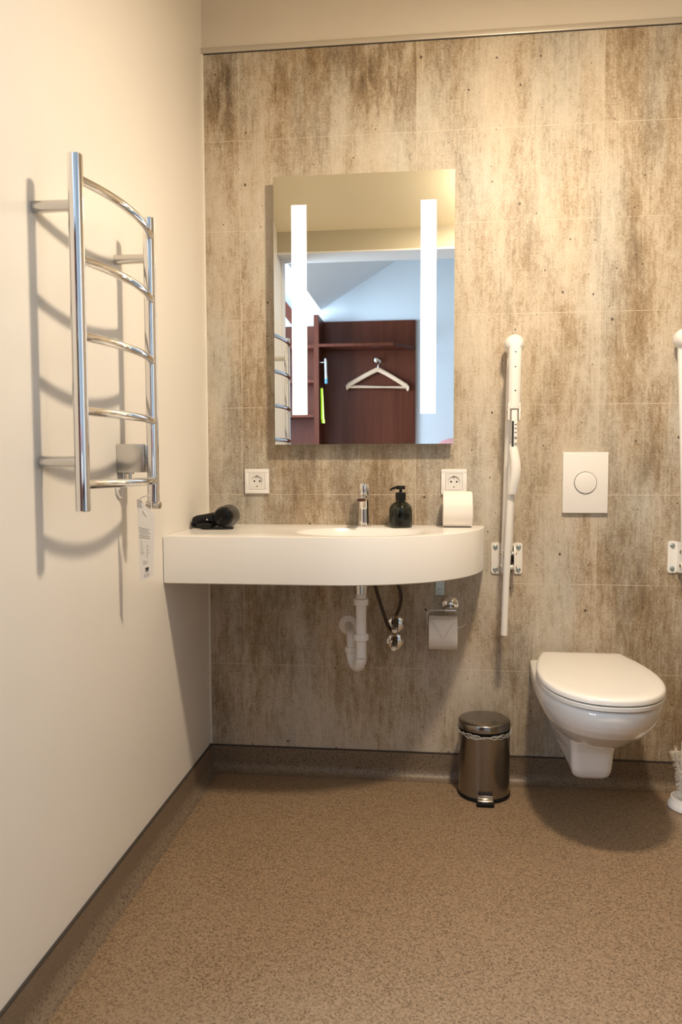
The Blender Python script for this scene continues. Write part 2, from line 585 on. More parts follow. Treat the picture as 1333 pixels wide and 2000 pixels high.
grid = [[bm.verts.new((XR*i/NX, 0.0, 0.070 + (ZTOP-0.070)*k/NZ)) for i in range(NX+1)] for k in range(NZ+1)]
for k in range(NZ):
    for i in range(NX):
        bm.faces.new((grid[k][i], grid[k][i+1], grid[k+1][i+1], grid[k+1][i]))
side = [bm.verts.new(p) for p in ((0, 0.08, 0.075), (XR, 0.08, 0.075), (XR, 0.08, ZTOP), (0, 0.08, ZTOP))]
bm.faces.new(side[::-1])
o = struct(link('wall_back', bm, M_CON, smooth=False))
att = o.data.attributes.new('stain', 'FLOAT', 'POINT')
vals = []
for v in o.data.vertices:
    s_ = 0.0
    for sx, sz, gx, gz, st in stains:
        a_ = (v.co.x-sx)/gx
        b_ = (v.co.z-sz)/gz
        q_ = a_*a_ + b_*b_
        if q_ < 9:
            s_ += st*math.exp(-q_/2)
    vals.append(s_)
att.data.foreach_set('value', vals)

bm = B(); box(bm, 0, XR, 0.004, 0.10, ZTOP, 3.2)
struct(link('wall_back_upper', bm, M_UPW, smooth=False))
bm = B(); box(bm, 0, XR, -0.006, 0.01, ZTOP+0.001, ZTOP+0.020, 0.002)
struct(link('trim_1', bm, M_RAILTRIM))
bm = B(); box(bm, 0.0, XR, -0.003, 0.001, ZTOP-0.0015, ZTOP+0.001)
struct(link('trim_6', bm, M_SEAL, smooth=False))
bm = B(); box(bm, 0.0, 0.007, -0.007, 0.0, 0.075, ZTOP, 0.001)
struct(link('trim_2', bm, M_TRIM))
bm = B(); box(bm, -0.12, 0.0, YP, 0.10, FZ-0.05, 3.2)
struct(link('wall_left', bm, M_WALL, smooth=False))
bm = B(); box(bm, XR, XR+0.12, YO, 0.10, FZ-0.05, 3.2)
struct(link('wall_right', bm, M_TAUPE, smooth=False))
# partition with the wide opening
bm = B()
OX = 1.42
box(bm, OX, XR2, YP, YO, FZ-0.05, 3.6)
box(bm, 0.0, OX, YP, YO, 2.136, 3.6)
struct(link('wall_front', bm, M_FRONT, smooth=False))
bm = B()
box(bm, 0.0, OX, YP-0.004, YO+0.006, 2.128, 2.136)
box(bm, 0.0, 0.006, YP-0.004, YO-0.10, FZ, 2.128)
box(bm, OX-0.006, OX, YP-0.004, YO+0.004, FZ, 2.128)
struct(link('trim_3', bm, M_WHT, smooth=False))
# bathroom ceiling rises from the partition to the back wall
bm = B()
zA, zB = 2.24, 2.86
pts = [(0, YO, zA), (XR, YO, zA), (XR, 0.1, zB+0.045), (0, 0.1, zB+0.045)]
a = [bm.verts.new(p) for p in pts]
b_ = [bm.verts.new((p[0], p[1], p[2]+0.08)) for p in pts]
bm.faces.new(a); bm.faces.new(b_[::-1])
for j in range(4):
    bm.faces.new((a[j], a[(j+1) % 4], b_[(j+1) % 4], b_[j]))
struct(link('ceiling', bm, M_CEIL, smooth=False))

# floor of both rooms
bm = B(); box(bm, XL2-0.1, XR2+0.1, YB-0.1, 0.10, FZ-0.05, FZ)
struct(link('floor', bm, M_VIN, smooth=False))
# coved skirting of the same vinyl, its shading put into a greyer copy
def cove_profile(h=0.088, r=0.034, t=0.006):
    p = [(0.0, 0.0), (r+t, 0.0)]
    p = [(t + r, 0.0005)]
    for k in range(9):
        a_ = PI/2*k/8
        p.append((t + r - r*math.sin(a_), r - r*math.cos(a_) + 0.0005))
    p += [(t, h), (0.0, h), (0.0, 0.0)]
    return p
def cove(name, p0, p1, nrm):
    bm = B()
    d = Vector(p1)-Vector(p0)
    secs = []
    for e in (Vector(p0), Vector(p1)):
        secs.append([e + Vector(nrm)*q[0] + Vector((0, 0, FZ+q[1])) for q in cove_profile()])
    loft(bm, secs)
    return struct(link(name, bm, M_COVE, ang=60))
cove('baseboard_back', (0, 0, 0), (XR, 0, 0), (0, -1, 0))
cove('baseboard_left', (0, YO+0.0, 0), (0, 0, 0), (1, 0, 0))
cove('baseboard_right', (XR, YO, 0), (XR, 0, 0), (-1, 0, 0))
bm = B()
box(bm, 0, XR, -0.0068, 0, 0.068, 0.0720)
box(bm, 0, 0.0068, YO, 0, 0.068, 0.0720)
struct(link('trim_4', bm, M_SEAL, smooth=False))

# bedroom behind the opening
bm = B(); box(bm, XL2-0.1, XR2+0.1, YB-0.1, YB, FZ-0.05, 4.2)
struct(link('wall_bedroom_back', bm, M_BLUE, smooth=False))
bm = B(); box(bm, XR2, XR2+0.1, YB, YP, FZ-0.05, 4.2)
struct(link('wall_bedroom_right', bm, M_BLUE, smooth=False))
bm = B(); box(bm, XL2, -0.12, YP, YP+0.1, FZ-0.05, 4.2)
struct(link('wall_bedroom_front', bm, M_BLUE, smooth=False))
bm = B()
WY0, WY1, WZ0, WZ1 = -2.90, -1.70, 1.02, 2.28
box(bm, XL2-0.1, XL2, YB, WY0, FZ-0.05, 4.2)
box(bm, XL2-0.1, XL2, WY1, YP, FZ-0.05, 4.2)
box(bm, XL2-0.1, XL2, WY0, WY1, FZ-0.05, WZ0)
box(bm, XL2-0.1, XL2, WY0, WY1, WZ1, 4.2)
struct(link('wall_bedroom_left', bm, M_BLUE, smooth=False))
bm = B()
for (y0, y1, z0, z1) in ((WY0, WY0+0.05, WZ0, WZ1), (WY1-0.05, WY1, WZ0, WZ1), (WY0, WY1, WZ0, WZ0+0.05), (WY0, WY1, WZ1-0.05, WZ1)):
    box(bm, XL2-0.07, XL2-0.01, y0, y1, z0, z1)
wf = struct(link('window_1', bm, M_WHT, smooth=False))
bm = B(); box(bm, XL2-0.036, XL2-0.03, WY0+0.05, WY1-0.05, WZ0+0.05, WZ1-0.05)
link('pane', bm, pbr('window_glass', (0.95, 0.97, 1.0), 0.0, trans=1.0, ior=1.45), wf, smooth=False)
bm = B()
box(bm, -0.50, -0.12, YB+0.002, YB+0.06, 2.20, 2.27, rot=Matrix.Rotation(math.radians(52), 3, 'Y'))
struct(link('trim_5', bm, M_WOOD, smooth=False))
# sloping bedroom ceiling with a valley
bm = B()
prof = [(XL2-0.1, 3.55), (-0.025, 2.19), (1.45, 3.10), (XR2+0.1, 3.10)]
lo_ = [[bm.verts.new((x_, y_, z_)) for x_, z_ in prof] for y_ in (YB, YP)]
hi_ = [[bm.verts.new((x_, y_, z_+0.08)) for x_, z_ in prof] for y_ in (YB, YP)]
for j in range(3):
    bm.faces.new((lo_[0][j], lo_[0][j+1], lo_[1][j+1], lo_[1][j]))
    bm.faces.new((hi_[0][j], hi_[1][j], hi_[1][j+1], hi_[0][j+1]))
    for s_ in (0, 1):
        bm.faces.new((lo_[s_][j], lo_[s_][j+1], hi_[s_][j+1], hi_[s_][j]))
struct(link('ceiling_bedroom', bm, M_WHT, smooth=False))

# ceiling lamp on the bathroom slope (above the frame)
zc = zA + (LAMP.y-YO)*(zB-zA)/1.39
nrm = Vector((0, (zB-zA)/1.39, -1)).normalized()
t = thing('ceiling_lamp', 'round lit ceiling lamp on the sloping bathroom ceiling, above the toilet side', 'lamp', (LAMP.x, LAMP.y, zc))
c_ = Vector((LAMP.x, LAMP.y, zc))
bm = B(); lathe(bm, [(0.09, 0.0), (0.09, 0.018), (0.075, 0.022)], c_, nrm)
link('lamp_base', bm, M_CHR2, t)
bm = B(); lathe(bm, [(0.070, 0.0225), (0.072, 0.040), (0.066, 0.052), (0.0, 0.055)], c_, nrm)
link('diffuser', bm, M_LAMP, t)

# ================================================================== SINK COUNTER
def sink_outline(inset=0.0):
    d = 0.465 - inset
    x0, xe = 0.002, 0.958 - inset
    xs_ = 0.47
    pts = [(x0, -0.001), (x0, -d), (0.15, -d), (0.32, -d)]
    n = 34
    for k in range(n+1):
        a_ = PI/2*(1-k/n)
        ca, sa = math.cos(a_), math.sin(a_)
        pts.append((xs_ + (xe-xs_)*abs(ca)**(2/2.15), -d*abs(sa)**(2/2.15)))
    pts[-1] = (xe, -0.001)
    return pts
t = thing('sink_counter', 'long white wall-hung washbasin counter with a curved right end and oval basin', 'sink', (0.45, -0.001, 0.72))
bm = B()
out = sink_outline()
ins = sink_outline(0.004)
BC = (0.562, -0.262)
BA, BB = 0.200, 0.155
# basin rings, matched to a ring of the outline by angle
N = 96
def ray_hit(cx, cy, ang, poly):
    dx, dy = math.cos(ang), math.sin(ang)
    best = None
    for i in range(len(poly)):
        x1, y1 = poly[i]; x2, y2 = poly[(i+1) % len(poly)]
        ex, ey = x2-x1, y2-y1
        den = dx*ey - dy*ex
        if abs(den) < 1e-12:
            continue
        tt = ((x1-cx)*ey - (y1-cy)*ex)/den
        uu = ((x1-cx)*dy - (y1-cy)*dx)/den
        if tt > 0 and -1e-9 <= uu <= 1+1e-9 and (best is None or tt < best):
            best = tt
    return (cx+dx*best, cy+dy*best)
angs = [2*PI*k/N for k in range(N)]
for cx_, cy_ in ((0.002, -0.465), (0.002, -0.001), (0.958, -0.001)):
    aa = math.atan2(cy_-BC[1], cx_-BC[0]) % (2*PI)
    j = min(range(N), key=lambda q: abs(angs[q]-aa))
    angs[j] = aa
ZT = 0.8605
rings = []
def ringpts(poly, z):
    return [(*ray_hit(BC[0], BC[1], a_, poly), z) for a_ in angs]
def ellring(s, z, sh=0.0):
    return [(BC[0]+BA*s*math.cos(a_), BC[1]+sh+BB*s*math.sin(a_), z) for a_ in angs]
secs = [ringpts(sink_outline(0.018), 0.7205), ringpts(ins, 0.7205), ringpts(out, 0.7235), ringpts(out, ZT-0.003),
        ringpts(sink_outline(0.001), ZT-0.0008), ringpts(ins, ZT), ellring(1.05, ZT), ellring(1.0, ZT-0.003)]
for s_, dz in ((0.965, -0.012), (0.93, -0.03), (0.87, -0.055), (0.75, -0.078), (0.55, -0.092), (0.3, -0.099), (0.12, -0.101)):
    secs.append(ellring(s_, ZT+dz))
loft(bm, secs)
link('counter', bm, M_SINK, t, ang=25)
bm = B()
box(bm, 0.797, 0.827, -0.0045, -0.0005, 0.622, 0.7205, 0.0012)
box(bm, 0.797, 0.827, -0.20, -0.0005, 0.7165, 0.7203, 0.001)
lathe(bm, [(0.0085, 0), (0.0085, 0.002), (0.006, 0.0035), (0.0055, 0.007), (0, 0.007)], (0.812, -0.0045, 0.637), (0, -1, 0), 6)
link('support_bracket', bm, M_ZINC, t)
bm = B()
lathe(bm, [(0.0, -0.0995), (0.020, -0.0995), (0.022, -0.098), (0.018, -0.0965), (0.0, -0.0960)], (BC[0], BC[1], ZT), n=28)
link('drain_plug', bm, M_CHR, t)

# faucet
fx, fy = 0.558, -0.062
t = thing('faucet', 'chrome single-lever mixer tap at the back of the white washbasin', 'faucet', (fx, fy, ZT))
bm = B()
lathe(bm, [(0.0235, 0.0), (0.0235, 0.004), (0.0195, 0.008), (0.0185, 0.05), (0.0185, 0.086), (0.0215, 0.092), (0.0215, 0.104), (0.018, 0.108), (0.0, 0.108)], (fx, fy, ZT))
link('body', bm, M_CHR, t)
bm = B()
secs = []
for q, (yy, zz, wx, hz) in enumerate([(-0.005, 0.096, .0195, .0105), (-0.03, 0.0955, .019, .0095), (-0.07, 0.0945, .0175, .008), (-0.108, 0.0935, .0165, .0065), (-0.114, 0.0932, .0145, .0045)]):
    secs.append([(fx + wx*math.cos(2*PI*k/20), fy+yy, ZT+zz+hz*math.sin(2*PI*k/20)) for k in range(20)])
loft(bm, secs)
link('spout', bm, M_CHR, t)
bm = B()
lathe(bm, [(0.0185, 0.1085), (0.0195, 0.112), (0.0195, 0.134), (0.0175, 0.142), (0.012, 0.145), (0.0, 0.146)], (fx, fy, ZT))
box(bm, fx-0.0055, fx+0.0055, fy-0.060, fy+0.004, ZT+0.139, ZT+0.146, 0.003)
link('lever', bm, M_CHR, t)

# drain trap
t = thing('drain_trap', 'white plastic waste trap hanging under the washbasin', 'pipe', (0.56, -0.22, 0.41))
bm = B()
PX, PY = 0.5615, -0.225
tube(bm, [(PX, PY, 0.664), (PX, PY, 0.52), (PX, PY, 0.455)] + [], 0.0165, 24)
# U bend then up, then back into the wall
ub = []
q0 = Vector((PX, PY, 0.455)); q1 = Vector((0.5235, -0.155, 0.455))
cc = (q0+q1)/2; hv = (q0-q1)/2
for k in range(13):
    a_ = PI*k/12
    ub.append(cc + hv*math.cos(a_) + Vector((0, 0, -hv.length*0.93))*math.sin(a_))
ub2 = [Vector((q1.x, q1.y, z_)) for z_ in (0.47, 0.485)]
e0 = Vector((q1.x, q1.y, 0.485))
wl = Vector((0.497, 0.0, 0.512))
dr = (Vector((wl.x, wl.y, 0))-Vector((e0.x, e0.y, 0))).normalized()
for k in range(1, 9):
    a_ = PI/2*k/8
    ub2.append(e0 + dr*0.027*(1-math.cos(a_)) + Vector((0, 0, 0.027*math.sin(a_))))
tube(bm, ub, 0.0175, 24)
tube(bm, [ub[-1]] + ub2 + [wl - dr*0.002], 0.0150, 24)
link('pipe', bm, M_PLAS, t)
def nut(c_, r, h, ax=(0, 0, 1)):
    bm = B()
    lathe(bm, [(r*0.9, -h/2), (r, -h/2+0.002), (r, h/2-0.002), (r*0.9, h/2)], c_, ax, 12 if r > 0.02 else 16)
    return link('union_nut', bm, M_PLAS, t, ang=20)
nut((PX, PY, 0.634), 0.0235, 0.022)
nut((PX, PY, 0.521), 0.0240, 0.022)
nut((q1.x, q1.y, 0.464), 0.0215, 0.019)
bm = B()
lathe(bm, [(0.0265, 0.0), (0.0285, 0.004), (0.0285, 0.010), (0.021, 0.012), (0.0205, 0.046), (0.0, 0.046)], (PX, PY, 0.7195), (0, 0, -1))
lathe(bm, [(0.0195, 0.040), (0.0195, 0.060)], (PX, PY, 0.7195), (0, 0, -1))
link('drain_flange', bm, M_CHR2, t)
bm = B()
lathe(bm, [(0.034, 0.0005), (0.033, 0.004), (0.024, 0.010), (0.0155, 0.013)], wl, (0, -1, 0))
link('wall_rosette', bm, M_PLAS, t)

# angle valves with hoses
def valve(x_, z_, label, hose):
    t = thing('angle_valve', label, 'valve', (x_, 0.0, z_), 'chrome angle valves under the sink')
    bm = B(); lathe(bm, [(0.0295, 0.0003), (0.0295, 0.0025), (0.026, 0.0055), (0.0125, 0.0075)], (x_, 0, z_), (0, -1, 0))
    link('rosette', bm, M_CHR, t)
    bm = B()
    lathe(bm, [(0.0085, 0.006), (0.0085, 0.030), (0.0105, 0.032), (0.0105, 0.050), (0.007, 0.052)], (x_, 0, z_), (0, -1, 0), 20)
    tube(bm, [(x_+0.002, -0.040, z_), (x_+0.002, -0.040, z_+0.026)], 0.0085, 16)
    link('valve_body', bm, M_DARKBRASS, t)
    bm = B(); lathe(bm, [(0.009, 0.050), (0.0118, 0.052), (0.0118, 0.066), (0.009, 0.070), (0, 0.0705)], (x_-0.001, 0, z_-0.008), (0, -1, 0), 16)
    link('knob', bm, M_CHR, t)
    bm = B(); tube(bm, [(x_+0.002, -0.040, z_+0.026), (x_+0.0025, -0.041, z_+0.040)], 0.0068, 6)
    link('hose_nut', bm, M_BRASS, t)
    bm = B(); tube(bm, [(x_+0.0025, -0.041, z_+0.038)] + hose, 0.0058, 14, sub=8)
    link('hose', bm, M_HOSE, t)
valve(0.662, 0.518, 'upper of the two chrome angle valves under the washbasin, with curved dark hose', [(0.676, -0.046, 0.585), (0.682, -0.06, 0.62), (0.676, -0.085, 0.66), (0.655, -0.11, 0.69), (0.625, -0.13, 0.719)])
valve(0.659, 0.457, 'lower of the two chrome angle valves under the washbasin, with slanting dark hose', [(0.639, -0.050, 0.52), (0.620, -0.07, 0.58), (0.601, -0.09, 0.65), (0.590, -0.11, 0.719)])

# ================================================================== MIRROR
MX0, MX1, MZ0, MZ1 = 0.2515, 0.8545, 1.1345, 2.0240
t = thing('mirror', 'rectangular bathroom mirror with two lit vertical strips above the washbasin', 'mirror', ((MX0+MX1)/2, 0, MZ0))
bm = B(); box(bm, MX0+0.04, MX1-0.04, -0.036, -0.0005, MZ0+0.04, MZ1-0.04, 0.002)
link('light_box', bm, M_PLAS2, t)
bm = B(); box(bm, MX0, MX1, -0.0405, -0.0362, MZ0, MZ1)
link('glass_edge', bm, M_GEDGE, t, smooth=False)
bm = B(); box(bm, MX0+0.0012, MX1-0.0012, -0.0450, -0.0406, MZ0+0.0012, MZ1-0.0012)
link('mirror_glass', bm, M_MIR, t, smooth=False)
for (xa, xb) in ((0.3135, 0.3645), (0.7435, 0.7945)):
    bm = B(); box(bm, xa, xb, -0.0456, -0.0451, 1.2355, 1.9285)
    link('light_strip', bm, M_LED, t, smooth=False)

# ================================================================== SOCKETS
def socket(x_, z_, label):
    t = thing('wall_socket', label, 'socket', (x_, 0, z_), 'white wall sockets')
    h = 0.0425
    bm = B()
    i_, o_ = 0.0285, h
    # frame ring
    for (a0, a1, c0, c1) in ((-o_, o_, i_, o_), (-o_, o_, -o_, -i_), (-o_, -i_, -i_, i_), (i_, o_, -i_, i_)):
        box(bm, x_+a0, x_+a1, -0.0095, -0.0004, z_+c0, z_+c1, 0.0008)
    link('frame', bm, M_PLAS, t)
    bm = B()
    # insert plate with a round well
    n = 48
    sq = []; ci = []; ci2 = []; cin = []
    g_ = 0.0280
    for k in range(n):
        a_ = 2*PI*k/n
        c, s = math.cos(a_), math.sin(a_)
        m_ = g_/max(abs(c), abs(s))
        sq.append((x_+c*m_, -0.0105, z_+s*m_)); ci.append((x_+c*.0195, -0.0105, z_+s*.0195))
        ci2.append((x_+c*.0190, -0.0060, z_+s*.0190)); cin.append((x_+c*.001, -0.0060, z_+s*.001))
    loft(bm, [[(p[0], -0.001, p[2]) for p in sq], sq, ci, ci2, cin])
    link('insert', bm, M_PLAS2, t, ang=30)
    for s in (-1, 1):
        bm = B(); lathe(bm, [(0.0031, 0.0), (0.0031, 0.0006), (0, 0.0006)], (x_+s*0.0095, -0.0058, z_), (0, -1, 0), 14)
        link('pin_hole', bm, M_HOLE, t)
        bm = B(); box(bm, x_-0.0022, x_+0.0022, -0.0112, -0.0058, z_+s*0.0178-0.0016, z_+s*0.0178+0.0016)
        link('earth_clip', bm, M_BRASS, t)
socket(0.1800, 1.0105, 'white wall socket at the left, above the hair dryer')
socket(0.8570, 1.0085, 'white wall socket at the right, above the loose paper roll')

# ================================================================== FLUSH PLATE
t = thing('flush_plate', 'white rectangular flush plate with round button above the toilet', 'flush plate', (1.287, 0, 1.005))
bm = B(); box(bm, 1.2140, 1.3600, -0.0125, -0.0004, 0.9045, 1.1055, 0.002, 3)
link('plate', bm, M_PLAS, t)
bm = B(); lathe(bm, [(0.0368, 0.0124), (0.0368, 0.0128), (0, 0.0128)], (1.287, 0, 1.005), (0, -1, 0), 48)
link('button_gap', bm, M_HOLE, t)
bm = B(); lathe(bm, [(0.0352, 0.0125), (0.0352, 0.0155), (0.034, 0.0168), (0.028, 0.0180), (0.015, 0.0190), (0, 0.0193)], (1.287, 0, 1.005), (0, -1, 0), 48)
link('button', bm, M_PLAS, t)

# ================================================================== TOILET PAPER
def roll(bm, c_, r, hw, ri=0.020):
    lathe(bm, [(ri, -hw), (r-0.002, -hw), (r, -hw+0.002), (r, hw-0.002), (r-0.002, hw), (ri, hw), (ri, -hw)], c_, (1, 0, 0), 56, close=False)
t = thing('toilet_paper_roll', 'spare white toilet paper roll lying on the right end of the counter', 'toilet paper', (0.867, -0.066, ZT))
bm = B(); roll(bm, (0.867, -0.066, ZT+0.0590), 0.0585, 0.0475)
link('paper', bm, M_PAPER, t)
bm = B(); lathe(bm, [(0.0198, -0.047), (0.0198, 0.047), (0.0188, 0.047), (0.0188, -0.047), (0.0198, -0.047)], (0.867, -0.066, ZT+0.0590), (1, 0, 0), 30, close=False)
link('cardboard_core', bm, M_CARD, t)
bm = B()
secs = []
for k in range(8):
    a_ = math.radians(10 - 12*k)
    secs.append([(0.8215 + 0.001*k*0, -0.066 - 0.0592*math.cos(a_), ZT+0.059+0.0592*math.sin(a_)), (0.9145, -0.066-0.0592*math.cos(a_), ZT+0.059+0.0592*math.sin(a_))])
for a0, a1 in zip(secs, secs[1:]):
    bm.faces.new([bm.verts.new(p) for p in (a0[0], a0[1], a1[1], a1[0])])
bmesh.ops.remove_doubles(bm, verts=bm.verts, dist=1e-5)
link('loose_sheet', bm, M_PAPER, t)

t = thing('toilet_paper_holder', 'chrome wire toilet paper holder on the wall right of the waste trap', 'toilet paper holder', (0.845, 0, 0.592))
bm = B(); lathe(bm, [(0.0275, 0.0004), (0.0275, 0.003), (0.022, 0.007), (0.013, 0.010), (0.012, 0.036), (0, 0.037)], (0.847, 0, 0.591), (0, -1, 0))
link('rosette', bm, M_CHR, t)
bm = B()
tube(bm, [(0.862, -0.075, 0.583), (0.840, -0.076, 0.583), (0.790, -0.076, 0.583), (0.777, -0.076, 0.581), (0.770, -0.076, 0.570), (0.770, -0.076, 0.545), (0.772, -0.076, 0.533), (0.781, -0.076, 0.529), (0.83, -0.076, 0.528), (0.878, -0.076, 0.528), (0.888, -0.078, 0.533), (0.896, -0.082, 0.540)], 0.0029, 12, sub=4)
tube(bm, [(0.847, -0.030, 0.584), (0.847, -0.076, 0.583)], 0.005, 14)
lathe(bm, [(0.0075, -0.019), (0.0075, 0.019)], (0.847, -0.075, 0.583), (1, 0, 0), 18)
link('wire', bm, M_CHR2, t)
t = thing('toilet_paper_roll', 'toilet paper roll with folded point, hanging on the chrome holder', 'toilet paper', (0.822, -0.076, 0.5085))
rc = Vector((0.8215, -0.076, 0.5085))
bm = B(); roll(bm, rc, 0.056, 0.0465, 0.0235)
link('paper', bm, M_PAPER, t)
bm = B(); lathe(bm, [(0.0233, -0.046), (0.0233, 0.046), (0.0224, 0.046), (0.0224, -0.046), (0.0233, -0.046)], rc, (1, 0, 0), 30, close=False)
link('cardboard_core', bm, M_CARD, t)
bm = B()
K = 12
rows_ = []
for k in range(K+1):
    s_ = k/K
    a_ = math.radians(62 - 72*s_)
    hw = 0.045*(1-s_)
    rr = 0.0578
    rows_.append([bm.verts.new(rc + Vector((u_*hw, -rr*math.cos(a_), rr*math.sin(a_)))) for u_ in (-1, -0.5, 0, 0.5, 1)])
for a0, a1 in zip(rows_, rows_[1:]):
    for j in range(4):
        bm.faces.new((a0[j], a0[j+1], a1[j+1], a1[j]))
o = link('folded_point', bm, M_PAPER, t)
md = o.modifiers.new('solid', 'SOLIDIFY'); md.thickness = 0.0012; md.offset = 0

# ================================================================== SOAP DISPENSER
sx, sy = 0.6812, -0.092
t = thing('soap_dispenser', 'dark green soap bottle with black pump beside the tap', 'soap dispenser', (sx, sy, ZT))
prof = [(0.0, 0.0005), (0.034, 0.0005), (0.0375, 0.003), (0.0385, 0.008), (0.0385, 0.055), (0.0375, 0.064), (0.033, 0.073), (0.024, 0.081), (0.0165, 0.085), (0.0150, 0.088), (0.0150, 0.095)]
bm = B(); lathe(bm, prof + [(0.0135, 0.095), (0.0135, 0.087), (0.022, 0.079), (0.031, 0.071), (0.0355, 0.063), (0.0365, 0.055), (0.0365, 0.009), (0.034, 0.005), (0.0, 0.004)], (sx, sy, ZT), close=False)
link('bottle', bm, M_GLASS, t)
bm = B(); lathe(bm, [(0.0, 0.0045), (0.033, 0.0055), (0.0362, 0.009), (0.0362, 0.044), (0.0, 0.044)], (sx, sy, ZT))
link('liquid_soap', bm, M_SOAP, t)
bm = B()
lathe(bm, [(0.0165, 0.089), (0.0170, 0.091), (0.0170, 0.113), (0.0155, 0.115), (0.005, 0.116), (0.0048, 0.128), (0.0, 0.128)], (sx, sy, ZT), n=28)
tube(bm, [(sx, sy, ZT+0.09), (sx, sy, ZT+0.012)], 0.003, 10)
link('pump_collar', bm, M_BLKM, t)
bm = B()
lathe(bm, [(0.0145, 0.125), (0.0150, 0.127), (0.0150, 0.134), (0.0135, 0.137), (0.0, 0.1375)], (sx, sy, ZT), n=28)
tube(bm, [(sx-0.010, sy, ZT+0.131), (sx-0.022, sy-0.001, ZT+0.1295), (sx-0.031, sy-0.002, ZT+0.125), (sx-0.034, sy-0.002, ZT+0.121)], [0.0048, 0.004, 0.0033, 0.003], 12, sub=4)
link('pump_head', bm, M_BLKM, t)

# ================================================================== HAIR DRYER
t = thing('hair_dryer', 'black folding hair dryer with wound cord on the left of the counter', 'hair dryer', (0.09, -0.16, ZT))
bc = Vector((0.108, -0.172, ZT+0.0375)); ax = Vector((-0.10, 1.0, -0.02)).normalized()
bm = B()
lathe(bm, [(0.0, -0.046), (0.020, -0.046), (0.027, -0.044), (0.031, -0.038), (0.0345, -0.018), (0.0350, 0.008), (0.032, 0.022), (0.0, 0.023)], bc, ax)
link('barrel', bm, M_BLK, t)
bm = B()
for k in range(5):
    r_ = 0.005 + 0.0042*k
    tube(bm, [bc + ax*(-0.0475) + r_*(math.cos(a_)*frame_of(ax)[0] + math.sin(a_)*frame_of(ax)[1]) for a_ in [2*PI*j/28 for j in range(28)]], 0.0009, 6, closed=True)
link('intake_grille', bm, M_BLKM, t)
bm = B()
c2 = bc + ax*0.024 + Vector((0.004, 0, 0.001))
lathe(bm, [(0.030, -0.010), (0.034, 0.0), (0.0365, 0.025), (0.0372, 0.038), (0.0355, 0.038), (0.0345, 0.025), (0.032, 0.0), (0.028, -0.008)], c2, ax)
link('nozzle', bm, M_GREY, t)
bm = B()
secs = []
hd = Vector((-1, -0.30, -0.10)).normalized()
hu, hv_ = frame_of(hd)
h0 = bc + Vector((-0.012, -0.008, -0.006))
for s_, a1, a2 in ((0.0, .017, .024), (0.02, .018, .023), (0.05, .0165, .0205), (0.075, .0155, .019), (0.088, .012, .014), (0.093, .004, .005)):
    secs.append([h0 + hd*s_ + hu*(a1*math.cos(2*PI*k/24)) + hv_*(a2*math.sin(2*PI*k/24)) for k in range(24)])
loft(bm, secs)
link('handle', bm, M_BLK, t)
bm = B()
for k in range(6):
    cen = Vector((0.066 + 0.006*k, -0.196 + 0.004*k, ZT+0.018 + 0.0045*(k % 3)))
    rx = 0.044 - 0.002*k
    pts = []
    for j in range(26):
        a_ = 2*PI*j/26
        pts.append(cen + Vector((rx*math.cos(a_), 0.022*math.sin(a_) - 0.010*math.cos(a_), max(-0.013 - 0.0045*(k % 3), 0.018*math.sin(a_ + 0.5*k)))))
    tube(bm, pts, 0.0032, 8, closed=True)
tube(bm, [(0.07, -0.225, ZT+0.006), (0.035, -0.222, ZT+0.006), (0.014, -0.215, ZT+0.009), (0.009, -0.205, ZT+0.020), (0.02, -0.195, ZT+0.028), (0.05, -0.19, ZT+0.030), (0.075, -0.18, ZT+0.036)], 0.0033, 10, sub=6)
tube(bm, [(0.06, -0.228, ZT+0.0035), (0.10, -0.232, ZT+0.0035), (0.13, -0.226, ZT+0.0035), (0.145, -0.21, ZT+0.0035)], 0.0033, 10, sub=6)
link('cord', bm, M_BLK, t)
bm = B(); tube(bm, [(0.030, -0.222, ZT+0.013), (0.052, -0.228, ZT+0.011), (0.080, -0.233, ZT+0.011)], [0.006, 0.011, 0.0085], 14, sub=3)
link('plug', bm, M_BLKM, t)
bm = B(); lathe(bm, [(0.0027, 0), (0.0027, 0.001), (0, 0.0015)], (0.062, -0.2185, ZT+0.031), (0, -1, 0.1), 12)
link('screw', bm, M_CHR, t)

# ================================================================== TOWEL RAIL
TX, TY0, TY1 = 0.0875, -1.172, -0.772
t = thing('heated_towel_rail', 'chrome ladder towel rail with five bowed rungs on the left wall', 'towel rail', (TX, -0.97, 0.977))
for y_, zb_, zt_ in ((TY0, 0.977, 1.673), (TY1, 0.974, 1.673)):
    bm = B(); lathe(bm, [(0.0, 0.0), (0.0135, 0.0), (0.0148, 0.0012), (0.0148, zt_-zb_-0.0012), (0.0135, zt_-zb_), (0.0, zt_-zb_)], (TX, y_, zb_))
    link('post', bm, M_CHR, t)
for z_ in (1.628, 1.474, 1.325, 1.177, 1.030):
    bm = B()
    n = 24
    tube(bm, [(TX + 0.0015 + 0.030*(1-(2*k/n-1)**2), TY0 + (TY1-TY0)*k/n, z_) for k in range(n+1)], 0.0092, 20)
    link('rung', bm, M_CHR, t)
for y_ in (TY0, TY1):
    for z_ in (1.576, 1.076):
        if y_ == TY1 and z_ < 1.2:
            continue
        bm = B(); lathe(bm, [(0.0118, 0.0003), (0.0112, TX-0.002)], (0, y_, z_), (1, 0, 0), 24)
        link('wall_bracket', bm, M_CHR2, t)
bm = B(); box(bm, 0.0004, 0.0700, -0.790, -0.745, 1.050, 1.121, 0.0015)
o = link('heater_housing', bm, M_CHR2, t)
bm = B(); box(bm, 0.066, TX, -0.777, -0.767, 1.070, 1.085)
link('housing_arm', bm, M_CHR2, t)
bm = B()
tube(bm, [(0.026, -0.768, 1.0505), (0.026, -0.768, 1.046)], 0.010, 16)
